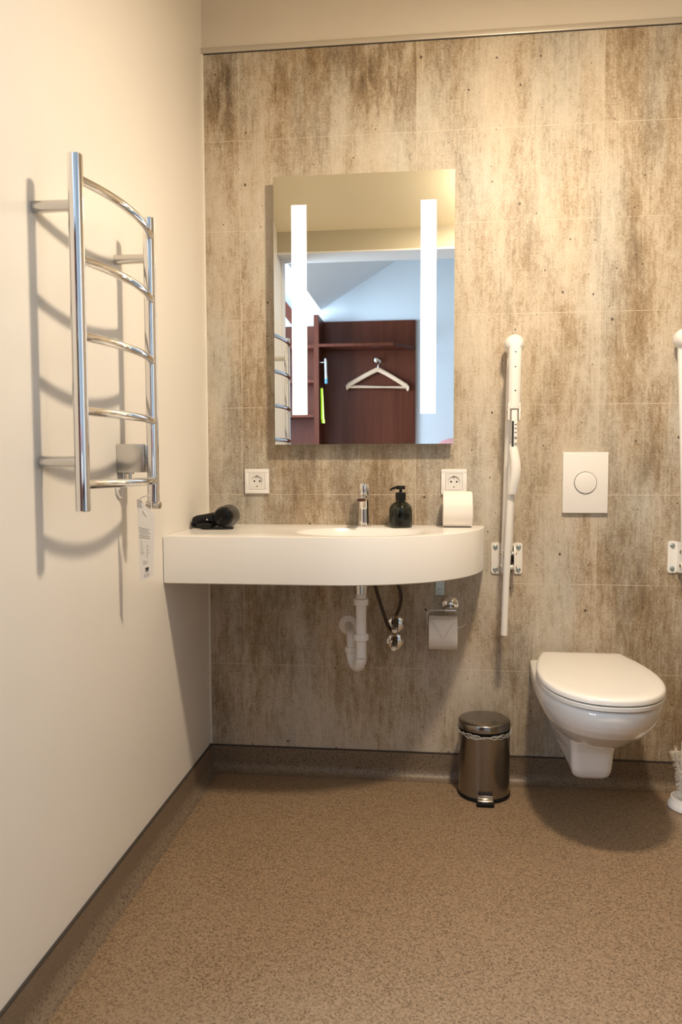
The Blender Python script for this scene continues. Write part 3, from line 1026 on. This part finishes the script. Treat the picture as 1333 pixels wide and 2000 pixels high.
tube(bm, [(0.026, -0.768, 1.046), (0.026, -0.768, 1.034)], 0.0045, 12)
link('cable_gland', bm, M_CHR2, t)
bm = B(); tube(bm, [(0.008, -0.768, 1.0505), (0.008, -0.768, 1.030)], 0.004, 12)
link('vent_stub', bm, M_CHR2, t)
bm = B()
lathe(bm, [(0.0100, -0.024), (0.0100, 0.010), (0.008, 0.012)], (0.094, TY1-0.001, 0.9685), (1, 0, 0), 20)
tube(bm, [(TX, TY1, 0.976), (TX, TY1, 0.968)], 0.0110, 20)
link('bleed_fitting', bm, M_CHR2, t)
t = thing('cable_clip', 'small white plastic cable clip on the left wall below the heater housing', 'clip', (0.003, -0.775, 0.992))
bm = B()
tube(bm, [(0.003, -0.800, 1.012), (0.003, -0.797, 0.998), (0.003, -0.785, 0.988), (0.003, -0.772, 0.986)], 0.0028, 10, sub=5)
box(bm, 0.0005, 0.004, -0.800, -0.765, 1.006, 1.024, 0.001)
link('clip_body', bm, M_PLAS, t)
for yy in (-0.793, -0.775):
    bm = B(); lathe(bm, [(0.0022, 0.0035), (0.0022, 0.0046), (0, 0.0046)], (0, yy, 1.014), (1, 0, 0), 12)
    link('screw', bm, M_HOLE, t)

# instruction tag on the rail
t = thing('instruction_tag', 'white printed paper instruction tag hanging from the bottom of the towel rail', 'tag', (0.078, -0.80, 0.97))
TL, TR, BL, BR = Vector((0.0570, -0.806, 0.985)), Vector((0.0985, -0.792, 0.962)), Vector((0.0605, -0.803, 0.7770)), Vector((0.0905, -0.7934, 0.7915))
nrm = (TR-TL).cross(BL-TL).normalized()
if nrm.y > 0:
    nrm = -nrm
def tp(u_, v_, d_=0.0):
    a_ = TL.lerp(TR, u_); b2 = BL.lerp(BR, u_)
    return a_.lerp(b2, v_) + nrm*d_
bm = B()
loft(bm, [[tp(0, .0, .0003), tp(.25, -.01, .0003), tp(.45, .03, .0003), tp(.95, .10, .0003), tp(1, .2, .0003), tp(1, 1, .0003), tp(0, 1, .0003)],
          [tp(0, .0, 0), tp(.25, -.01, 0), tp(.45, .03, 0), tp(.95, .10, 0), tp(1, .2, 0), tp(1, 1, 0), tp(0, 1, 0)]])
link('card', bm, M_PAPER, t, smooth=False)
def ink(quads, name, mat):
    bm = B()
    for (u0, u1, v0, v1) in quads:
        bm.faces.new([bm.verts.new(tp(*q, 0.0006)) for q in ((u0, v0), (u1, v0), (u1, v1), (u0, v1))])
    return link(name, bm, mat, t, smooth=False)
qs = []
for k in range(6):
    v0 = 0.335 + 0.024*k
    qs.append((0.08, 0.62 + 0.22*random.random(), v0, v0+0.006))
for k in range(9):
    v0 = 0.50 + 0.020*k
    qs.append((0.14, 0.22 + 0.12*random.random(), v0, v0+0.004))
    qs.append((0.50, 0.56 + 0.16*random.random(), v0+0.05, v0+0.054))
for k in range(4):
    qs.append((0.25, 0.55, 0.755+0.013*k, 0.758+0.013*k))
    qs.append((0.30, 0.72, 0.925+0.013*k, 0.928+0.013*k))
ink(qs, 'printed_text', M_INK)['kind'] = 'stuff'
ink([(0.42, 0.66, 0.845, 0.880), (0.42, 0.66, 0.886, 0.900)], 'printed_mark', M_INKB)
bm = B()
tube(bm, [tp(.30, .06, .001), (0.066, -0.808, 0.985), (0.078, -0.790, 0.992), (0.084, -0.785, 0.985), (0.088, -0.79, 0.955), (0.080, -0.798, 0.942), tp(.34, .10, .001)], 0.0011, 8, sub=5)
link('string', bm, M_PLAS, t)

# ================================================================== FOLD-UP GRAB RAIL
def grab_rail():
    X = 1.0355
    t = thing('fold_up_grab_rail', 'white folded-up support rail on the wall between washbasin and toilet', 'grab rail', (X, 0, 0.75), 'white folded-up grab rails')
    # two angle plates screwed to the wall
    for s, xa, xb in ((-1, 0.983, 1.0135), (1, 1.0575, 1.0865)):
        bm = B()
        zlo, zhi = 0.6975, 0.8035
        rc_ = 0.0085
        ol = []
        for cx_, cz_, a0_ in ((xb-rc_, zhi-rc_, 0), (xa+rc_, zhi-rc_, 90), (xa+rc_, zlo+rc_, 180), (xb-rc_, zlo+rc_, 270)):
            for k_ in range(7):
                a_ = math.radians(a0_ + 15*k_)
                ol.append((cx_ + rc_*math.cos(a_), cz_ + rc_*math.sin(a_)))
        mx_, mz_ = (xa+xb)/2, (zlo+zhi)/2
        loft(bm, [[(q[0], -0.0004, q[1]) for q in ol], [(q[0], -0.0042, q[1]) for q in ol],
                  [(mx_+(q[0]-mx_)*0.93, -0.0055, mz_+(q[1]-mz_)*0.98) for q in ol]])
        xf = 1.0135 if s < 0 else 1.0575
        # rounded cheek standing out from the wall
        pr = [(-0.0006, zlo+0.002), (-0.055, zlo+0.008), (-0.066, zlo+0.022), (-0.069, zlo+0.053), (-0.066, zhi-0.022), (-0.055, zhi-0.008), (-0.0006, zhi-0.002)]
        loft(bm, [[(xf-0.002*s*0, a_, b2) for a_, b2 in pr], [(xf-0.005*(-s)*-1, a_, b2) for a_, b2 in pr]])
        pl = link('hinge_plate', bm, M_BRACK, t, ang=30)
        for z_ in (0.7125, 0.7885):
            bm = B(); lathe(bm, [(0.0078, 0.005), (0.0078, 0.0065), (0.0055, 0.0075), (0.0055, 0.0105), (0.0035, 0.0110), (0, 0.0110)], ((xa+xb)/2 + s*0.0015, 0, z_), (0, -1, 0), 18)
            link('bolt', bm, M_NUT, pl)
        for z_ in (0.727, 0.772):
            bm = B(); lathe(bm, [(0.0055, 0.0), (0.0055, 0.004), (0.003, 0.006), (0, 0.006)], (xf + s*0.0, -0.045, z_), (s, 0, 0), 14)
            link('rivet', bm, M_BRASS, pl)
    for z_, r_ in ((0.727, 0.0095), (0.772, 0.0070)):
        bm = B(); tube(bm, [(1.0110, -0.045, z_), (1.0600, -0.045, z_)], r_, 18)
        link('hinge_pin', bm, M_BRACK, t)
    bm = B()
    box(bm, 1.0150, 1.0560, -0.058, -0.010, 0.742, 0.765, 0.002)
    link('hinge_block', bm, M_BLKM, t)
    # looped rail: up the wall side, over the top, and down the front
    bm = B()
    p = [(1.0300, -0.050, 0.782), (1.0320, -0.055, 0.85), (1.0350, -0.060, 1.00), (1.0375, -0.062, 1.15), (1.0400, -0.062, 1.30), (1.0425, -0.060, 1.40), (1.0440, -0.066, 1.440), (1.0445, -0.082, 1.452), (1.0445, -0.100, 1.452)]
    tube(bm, p, 0.0190, 24, sub=4)
    link('rail', bm, M_BRACK, t)
    bm = B()
    lathe(bm, [(0.017, 0.0), (0.0195, 0.003), (0.0200, 0.10), (0.0205, 0.190), (0.0200, 0.1925)], (1.0402, -0.132, 1.240), Vector((0.0030, 0, 0.204)), 28)
    link('front_sleeve', bm, M_BRACK, t)
    bm = B()
    lathe(bm, [(0.0, -0.004), (0.020, -0.002), (0.027, 0.004), (0.0315, 0.014), (0.0325, 0.030), (0.0315, 0.050), (0.027, 0.066), (0.018, 0.075), (0, 0.078)], (1.0455, -0.030, 1.452), (0, -1, 0))
    link('end_bumper', bm, M_BRACK, t)
    bm = B()
    # sleeve fork with slot where the leg is hinged
    prf = []
    box(bm, 1.0200, 1.0270, -0.143, -0.108, 1.205, 1.252, 0.003)
    box(bm, 1.0540, 1.0610, -0.143, -0.108, 1.205, 1.252, 0.003)
    box(bm, 1.0200, 1.0610, -0.145, -0.108, 1.243, 1.262, 0.005)
    link('fork', bm, M_BRACK, t)
    for z_ in (1.418, 1.372, 1.298):
        bm = B(); lathe(bm, [(0.0022, 0.0), (0.0022, 0.0006)], (1.0418, -0.1520, z_), (0, -1, 0), 12)
        link('screw', bm, M_HOLE, t)
    for s in (-1, 1):
        bm = B(); lathe(bm, [(0.0045, 0), (0.0045, 0.003), (0, 0.004)], (1.041 + s*0.0195, -0.126, 1.232), (s, 0, 0), 12)
        link('pivot_screw', bm, M_BRASS, t)
    # leg with hinge strap, clip and label
    lg = None
    bm = B()
    box(bm, 1.0315, 1.0500, -0.147, -0.112, 1.110, 1.240, 0.004)
    tube(bm, [(1.0395, -0.131, 1.13), (1.0360, -0.129, 1.02), (1.0305, -0.120, 0.87), (1.0240, -0.108, 0.70), (1.0190, -0.100, 0.510)], [0.0120, 0.0118, 0.0115, 0.0110, 0.0108], 22, sub=4)
    lg = link('support_leg', bm, M_BRACK, t)
    bm = B(); box(bm, 1.0325, 1.0490, -0.1476, -0.1471, 1.115, 1.205)
    link('label_sticker', bm, M_PLAS, lg, smooth=False)
    bm = B()
    box(bm, 1.0325, 1.0390, -0.1480, -0.1477, 1.117, 1.203)
    link('label_band', bm, M_INKB, lg, smooth=False)
    bm = B()
    for z_ in (1.190, 1.178, 1.165, 1.150, 1.146, 1.131, 1.126):
        box(bm, 1.0410, 1.0480, -0.1480, -0.1477, z_, z_+0.0035)
    link('label_print', bm, M_INK, lg, smooth=False)
    bm = B()
    # curved clip that holds the leg against the rail
    secs = []
    for k in range(11):
        s_ = k/10
        z_ = 1.122 - 0.150*s_
        xo_ = 1.0375 + 0.0085*math.sin(PI*min(1, s_*1.05))
        yo_ = -0.136 - 0.012*math.sin(PI*s_)
        hw = 0.0150 + 0.0015*math.sin(PI*s_)
        secs.append([(xo_ + hw*math.cos(2*PI*j/20), yo_ + 0.016*math.sin(2*PI*j/20), z_) for j in range(20)])
    loft(bm, secs)
    link('leg_clip', bm, M_BRACK, lg)
    return t
def copy_tree(o, parent=None):
    c = o.copy()
    C.objects.link(c)
    c.parent = parent
    for ch in [q for q in bpy.data.objects if q.parent == o and q is not c]:
        copy_tree(ch, c)
    return c
g1 = grab_rail()
g2 = copy_tree(g1)
g2.location.x += 0.573
g2.location.z += 0.010
for ch in [q for q in bpy.data.objects if q.parent == g2 and not q.name.startswith('hinge_p')]:
    ch.rotation_euler.y = math.radians(-3.6)
g2['label'] = 'white folded-up support rail on the wall right of the toilet, cut by the frame'

# ================================================================== TOILET
TC = 1.275
t = thing('wall_hung_toilet', 'white wall-hung ceramic toilet with closed lid', 'toilet', (TC, 0, 0.09))
def d_out(hw_wall, hw, ymid, yf, z_, n=64, cx=TC, e=2.15, y0=-0.0006):
    """D outline: flat at the wall, widening to hw at ymid, elliptical front to yf"""
    pts = []
    k1 = n//4
    for k in range(k1):                                   # left side from wall to ymid
        s_ = k/k1
        wv = hw_wall + (hw-hw_wall)*math.sin(PI/2*s_)
        pts.append((cx-wv, y0 + (ymid-y0)*s_, z_))
    k2 = n//2
    for k in range(k2+1):
        a_ = PI*k/k2
        c, s = math.cos(a_), math.sin(a_)
        pts.append((cx - math.copysign(hw*abs(c)**(2/e), c), ymid + (yf-ymid)*abs(s)**(2/e), z_))
    for k in range(k1-1, -1, -1):
        s_ = k/k1
        wv = hw_wall + (hw-hw_wall)*math.sin(PI/2*s_)
        pts.append((cx+wv, y0 + (ymid-y0)*s_, z_))
    return pts
bm = B()
lv = [(0.4075, .158, .168, -.28, -.556), (0.402, .160, .174, -.28, -.566), (0.385, .160, .175, -.28, -.566), (0.365, .158, .173, -.27, -.560), (0.345, .152, .166, -.27, -.546),
      (0.32, .140, .154, -.27, -.520), (0.295, .125, .138, -.26, -.480), (0.27, .108, .117, -.25, -.440), (0.250, .09, .092, -.24, -.395), (0.238, .07, .065, -.22, -.34)]
loft(bm, [d_out(a_, b2, c2_, d2, z_) for z_, a_, b2, c2_, d2 in lv][::-1])
# pedestal: trapezoid narrowing downwards and towards the front
def ped(z_, hwall, hfront, yf, cx=TC-0.006, n=10, r=0.022):
    pts = [(cx-hwall, -0.0006)]
    for k in range(n+1):
        a_ = PI + PI/2*k/n
        pts.append((cx-hfront+r + r*math.cos(a_), yf+r + r*math.sin(a_)))
    for k in range(n+1):
        a_ = 1.5*PI + PI/2*k/n
        pts.append((cx+hfront-r + r*math.cos(a_), yf+r + r*math.sin(a_)))
    pts.append((cx+hwall, -0.0006))
    return [(p[0], p[1], z_) for p in pts]
loft(bm, [ped(0.100, .030, .022, -.225), ped(0.103, .040, .036, -.250), ped(0.109, .049, .047, -.268), ped(0.120, .057, .055, -.282), ped(0.140, .067, .0600, -.290), ped(0.20, .092, .0635, -.298),
          ped(0.245, .104, .070, -.315), ped(0.28, .115, .080, -.33), ped(0.33, .135, .085, -.33), ped(0.40, .157, .10, -.30)])
def remesh(o):
    m = o.modifiers.new('remesh', 'REMESH')
    m.mode = 'VOXEL'
    m.voxel_size = 0.0045
    m.use_smooth_shade = True
    m = o.modifiers.new('smooth', 'SMOOTH')
    m.factor = 0.5
    m.iterations = 5
link('bowl', bm, M_CERA, t, mods=[remesh])
bm = B()
def seat_out(z_, k_=0.0, n=72):
    return d_out(.128-k_, .1745-k_, -.31, -.572+k_, z_, n=n, e=2.25, y0=-0.045-k_)
loft(bm, [seat_out(0.4120, .005), seat_out(0.4135, .001), seat_out(0.4235, .0), seat_out(0.4250, .002)])
link('seat', bm, M_SEAT, t)
bm = B()
loft(bm, [seat_out(0.4285, .003), seat_out(0.4300, .0), seat_out(0.4390, .0), seat_out(0.4430, .002), seat_out(0.4460, .006), seat_out(0.4475, .013), seat_out(0.4482, .04), seat_out(0.4488, .09)])
link('lid', bm, M_SEAT, t, ang=50)
for s in (-1, 1):
    bm = B(); lathe(bm, [(0.012, 0), (0.012, 0.03), (0.010, 0.032)], (TC+s*0.075, -0.052, 0.4065), (0, 0, 1), 20)
    link('lid_hinge', bm, M_SEAT, t)

# ================================================================== PEDAL BIN
bx, by = 0.958, -0.104
t = thing('pedal_bin', 'small brushed steel pedal bin with closed lid on the floor left of the toilet', 'bin', (bx, by, FZ))
R_ = 0.0835
bm = B(); lathe(bm, [(0.0, 0.0), (R_+0.001, 0.0), (R_+0.0025, 0.002), (R_+0.0025, 0.010), (R_+0.0005, 0.013)], (bx, by, FZ+0.0002), n=64)
link('base_ring', bm, M_BLKM, t)
bm = B(); lathe(bm, [(R_-0.001, 0.012), (R_, 0.013), (R_, 0.2180), (R_-0.0015, 0.2185), (R_-0.002, 0.20), (R_-0.002, 0.03)], (bx, by, FZ), n=96, close=False)
link('body', bm, M_STEEL, t)
bm = B()
for k in range(3):
    n = 90
    pts = []
    for j in range(n):
        a_ = 2*PI*j/n
        rr = R_ + 0.0028 + 0.0012*math.sin(7*a_+k*2) + 0.0010*math.sin(31*a_+k)
        zz = 0.2185 - 0.004*k + 0.0022*math.sin(5*a_+1.3*k) + 0.0016*math.sin(19*a_+2*k) + 0.001*math.sin(37*a_)
        pts.append((bx + rr*math.cos(a_), by + rr*math.sin(a_), FZ+zz))
    tube(bm, pts, 0.0016, 6, closed=True)
link('bin_liner', bm, M_BAG, t)
bm = B(); lathe(bm, [(R_-0.003, 0.212), (R_-0.003, 0.2270)], (bx, by, FZ), n=64, close=False)
link('inner_rim', bm, M_BLKM, t)
bm = B()
lathe(bm, [(R_-0.006, 0.2262), (R_-0.001, 0.2262), (R_+0.001, 0.228), (R_+0.001, 0.2470), (R_-0.0005, 0.2500), (R_-0.004, 0.2520), (R_*0.8, 0.2545), (R_*0.5, 0.2565), (0.0, 0.2575)], (bx, by, FZ), n=96, close=False)
link('lid', bm, M_STEEL, t)
bm = B()
box(bm, bx-0.026, bx+0.024, by-R_-0.010, by-R_+0.004, FZ+0.020, FZ+0.030, 0.002)
box(bm, bx-0.026, bx+0.024, by-R_-0.022, by-R_-0.002, FZ+0.011, FZ+0.021, 0.002, rot=Matrix.Rotation(math.radians(25), 3, 'X'))
link('pedal_arm', bm, M_CHR2, t)
bm = B(); box(bm, bx-0.030, bx+0.026, by-R_-0.032, by-R_-0.010, FZ+0.001, FZ+0.013, 0.003)
link('pedal', bm, M_BLKM, t)
bm = B(); box(bm, bx-0.024, bx+0.022, by-R_-0.003, by-R_+0.004, FZ+0.030, FZ+0.038, 0.001)
link('pedal_slot', bm, M_HOLE, t)

# ================================================================== TOILET BRUSH
qx, qy = 1.592, -0.150
t = thing('toilet_brush', 'white toilet brush in a white open-front holder at the right edge', 'toilet brush', (qx, qy, FZ))
bm = B()
lathe(bm, [(0.0, 0.0), (0.056, 0.0), (0.060, 0.003), (0.060, 0.012), (0.056, 0.018), (0.052, 0.030), (0.050, 0.036), (0.047, 0.036), (0.046, 0.012), (0.0, 0.010)], (qx, qy, FZ+0.0002), n=56, close=False)
# tall back shell of the holder, open to the left front
secs = []
for z_, r_ in ((0.030, .0495), (0.06, .047), (0.12, .0455), (0.18, .0445), (0.200, .0440)):
    s_ = []
    for k in range(25):
        a_ = math.radians(-95 + 200*k/24)
        s_.append((qx + r_*math.cos(a_), qy + r_*math.sin(a_), FZ+z_))
    for k in range(24, -1, -1):
        a_ = math.radians(-95 + 200*k/24)
        s_.append((qx + (r_-0.003)*math.cos(a_), qy + (r_-0.003)*math.sin(a_), FZ+z_))
    secs.append(s_)
loft(bm, secs)
link('holder', bm, M_PLAS, t)
bm = B()
p0, p1 = Vector((qx-0.012, qy, FZ+0.014)), Vector((qx-0.042, qy-0.005, FZ+0.190))
dd = (p1-p0); u_, v_ = frame_of(dd)
tube(bm, [p0, p1], 0.004, 10)
for k in range(620):
    s_ = random.random()
    a_ = random.random()*2*PI
    c_ = p0 + dd*s_
    r_ = 0.016 + 0.004*random.random() + (0.004 if s_ > 0.8 else 0)
    e_ = c_ + (math.cos(a_)*u_ + math.sin(a_)*v_)*r_ + dd.normalized()*random.uniform(-.004, .006)
    if s_ > 0.97:
        e_ = c_ + (math.cos(a_)*u_ + math.sin(a_)*v_)*0.012*random.random() + dd.normalized()*0.016
    w_ = 0.0009
    pv = dd.normalized()*w_
    qv = (e_-c_).cross(dd).normalized()*w_
    vs = [bm.verts.new(q) for q in (c_+pv, c_+qv, c_-pv, c_-qv)]
    ve = bm.verts.new(e_)
    for j in range(4):
        bm.faces.new((vs[j], vs[(j+1) % 4], ve))
link('brush_head', bm, M_BRIS, t, smooth=False)

# ================================================================== BEDROOM THINGS SEEN IN THE MIRROR
t = thing('wardrobe', 'red-brown open wardrobe with shelves and coat panel, seen in the mirror', 'wardrobe', (0.2, YB, FZ))
WB = YB + 0.001
bm = B(); box(bm, -0.006, 0.667, WB, WB+0.022, FZ, 2.100)
link('back_panel', bm, M_WOOD, t, smooth=False)
bm = B(); box(bm, -0.041, -0.006, WB, -2.90, FZ, 2.110)
link('divider', bm, M_WOOD, t, smooth=False)
bm = B(); box(bm, -0.46, -0.041, WB, WB+0.018, FZ, 2.072)
link('shelf_back_panel', bm, M_WOOD, t, smooth=False)
bm = B(); box(bm, -0.48, -0.46, WB, -2.95, FZ, 2.072)
link('side_panel', bm, M_WOOD, t, smooth=False)
bm = B(); prism(bm, [(-0.006, WB+0.022), (-0.006, -2.90), (0.515, -2.90), (0.655, WB+0.04), (0.655, WB+0.022)], 1.888, 1.908)
link('hat_shelf', bm, M_WOOD, t, smooth=False)
for z_ in (1.890, 1.645, 1.400, 1.10, 0.8, 0.4):
    bm = B(); box(bm, -0.46, -0.041, WB+0.018, -2.955, z_, z_+0.020)
    link('shelf', bm, M_WOOD, t, smooth=False)
bm = B()
lathe(bm, [(0.019, 0.0), (0.019, 0.006), (0.008, 0.010), (0.008, 0.035), (0.015, 0.040), (0.014, 0.047), (0, 0.050)], (0.388, WB+0.022, 1.818), (0, 1, 0), 24)
link('coat_knob', bm, M_CHR2, t)
bm = B(); lathe(bm, [(0.006, 0.0), (0.006, 0.004), (0, 0.004)], (0.556, WB+0.022, 1.925), (0, 1, 0), 12)
link('screw_cap', bm, M_CHR2, t)
bm = B()
tube(bm, [(-0.006, -2.95, 1.785), (0.020, -2.95, 1.785), (0.030, -2.95, 1.790), (0.036, -2.95, 1.80)], 0.004, 10, sub=3)
lathe(bm, [(0.012, 0), (0.012, 0.003), (0, 0.004)], (-0.006, -2.95, 1.785), (1, 0, 0), 16)
link('side_hook', bm, M_CHR2, t)

def hanger(label, dx, dy, rz, dz):
    H = Vector((0.397+dx, WB+0.060+dy, 1.805+dz))
    t = thing('coat_hanger', label, 'hanger', H, 'wooden hangers on the coat knob')
    bm = B()
    for s in (-1, 1):
        secs = []
        for k in range(13):
            s_ = k/12
            x_ = s*0.226*s_
            z_ = -0.058 - 0.128*s_**1.12 - (0.012 if s_ > 0.92 else 0)
            hh = 0.0155*(1-0.25*s_)*(1.15 if s_ > 0.88 else 1)
            y_ = 0.012*s_*s_
            secs.append([H + Vector((x_ + hh*0.3*s*math.sin(2*PI*j/12), y_ + 0.006*math.cos(2*PI*j/12), z_ + hh*math.sin(2*PI*j/12))) for j in range(12)])
        loft(bm, secs)
    body = link('hanger_body', bm, M_WOOD2, t)
    bm = B(); tube(bm, [H+Vector((-0.205, 0.010, -0.186)), H+Vector((0.205, 0.010, -0.186))], 0.0065, 12)
    link('trouser_bar', bm, M_WOOD2, t)
    bm = B()
    tube(bm, [H+Vector(q) for q in ((0, 0, -0.055), (0, 0, -0.03), (0.008, 0, -0.018), (0.016, 0, -0.004), (0.010, 0, 0.012), (-0.004, 0, 0.016), (-0.014, 0, 0.008), (-0.016, 0, 0.0))], 0.0022, 10, sub=6)
    link('hanger_hook', bm, M_CHR2, t)
    t.rotation_euler = (0, rz, 0)
    return t
hanger('pale wooden coat hanger on the wardrobe knob, the front one, level', 0.0, -0.008, 0.01, 0.0)
hanger('pale wooden coat hanger on the wardrobe knob, tilted behind the front one', 0.004, -0.030, 0.05, 0.004)

t = thing('clothes_brush', 'white and light blue brush hanging on the wardrobe hook, seen in the mirror', 'brush', (0.034, -2.945, 1.80))
bm = B(); tube(bm, [(0.033, -2.943, 1.812), (0.036, -2.943, 1.79), (0.038, -2.943, 1.72), (0.040, -2.943, 1.668)], [0.006, 0.010, 0.009, 0.0105], 14, sub=4)
link('handle', bm, M_PLAS, t)
bm = B(); tube(bm, [(0.040, -2.943, 1.668), (0.041, -2.943, 1.635)], 0.0115, 14)
link('tip', bm, M_CYAN, t)
t = thing('shoehorn', 'long lime green shoehorn hanging beside the wardrobe divider, seen in the mirror', 'shoehorn', (0.012, -2.93, 1.60))
bm = B()
secs = []
for k in range(15):
    s_ = k/14
    hw = 0.0075 + 0.004*s_
    cx_ = 0.013 + 0.006*math.sin(PI*s_*0.5) + (0.004 if s_ > 0.9 else 0)
    th = 0.0025
    z_ = 1.600 - 0.245*s_
    secs.append([(cx_-hw, -2.905-0.0, z_), (cx_, -2.905-0.006, z_), (cx_+hw, -2.905, z_), (cx_+hw, -2.905+th, z_), (cx_, -2.905-0.006+th, z_), (cx_-hw, -2.905+th, z_)])
loft(bm, secs)
link('blade', bm, M_LIME, t)
bm = B(); tube(bm, [(0.013, -2.905, 1.598), (0.018, -2.925, 1.65), (0.026, -2.950, 1.72), (0.024, -2.952, 1.793)], 0.0012, 8, sub=4)
link('cord', bm, M_BLKM, t)

t = thing('loft_bed', 'raised bed with white mattress right of the wardrobe, at the mirror edge', 'bed', (1.7, YB, FZ))
bm = B()
box(bm, 0.76, 2.78, YB+0.004, -2.80, 0.92, 0.98)
link('bed_frame', bm, M_WOOD, t, smooth=False)
bm = B(); box(bm, 0.78, 2.76, YB+0.008, -2.82, 0.98, 1.12, 0.02)
link('mattress', bm, M_WHT, t)
for x_ in (0.79, 2.75):
    for y_ in (YB+0.03, -2.825):
        bm = B(); box(bm, x_-0.025, x_+0.025, y_-0.02, y_+0.02, FZ, 0.92)
        link('leg', bm, M_WOOD, t, smooth=False)
bm = B()
rr = bmesh.ops.create_uvsphere(bm, u_segments=40, v_segments=20, radius=1.0)
for v in rr['verts']:
    x_, y_, z_ = v.co
    sx_ = math.copysign(abs(x_)**0.55, x_)
    sy_ = math.copysign(abs(y_)**0.55, y_)
    z2 = z_*0.066*(1-0.5*max(abs(sx_), abs(sy_))**4) + 0.006*math.sin(9*x_+4*y_)*(1-abs(z_))
    v.co = Vector((1.10 + 0.30*sx_, -2.985 + 0.14*sy_, 1.1875 + z2))
tag(link('pillow', bm, M_PINK, base=(1.10, -2.985, 1.118)), 'dusty pink pillow on the raised bed, at the lower right mirror edge', 'pillow')
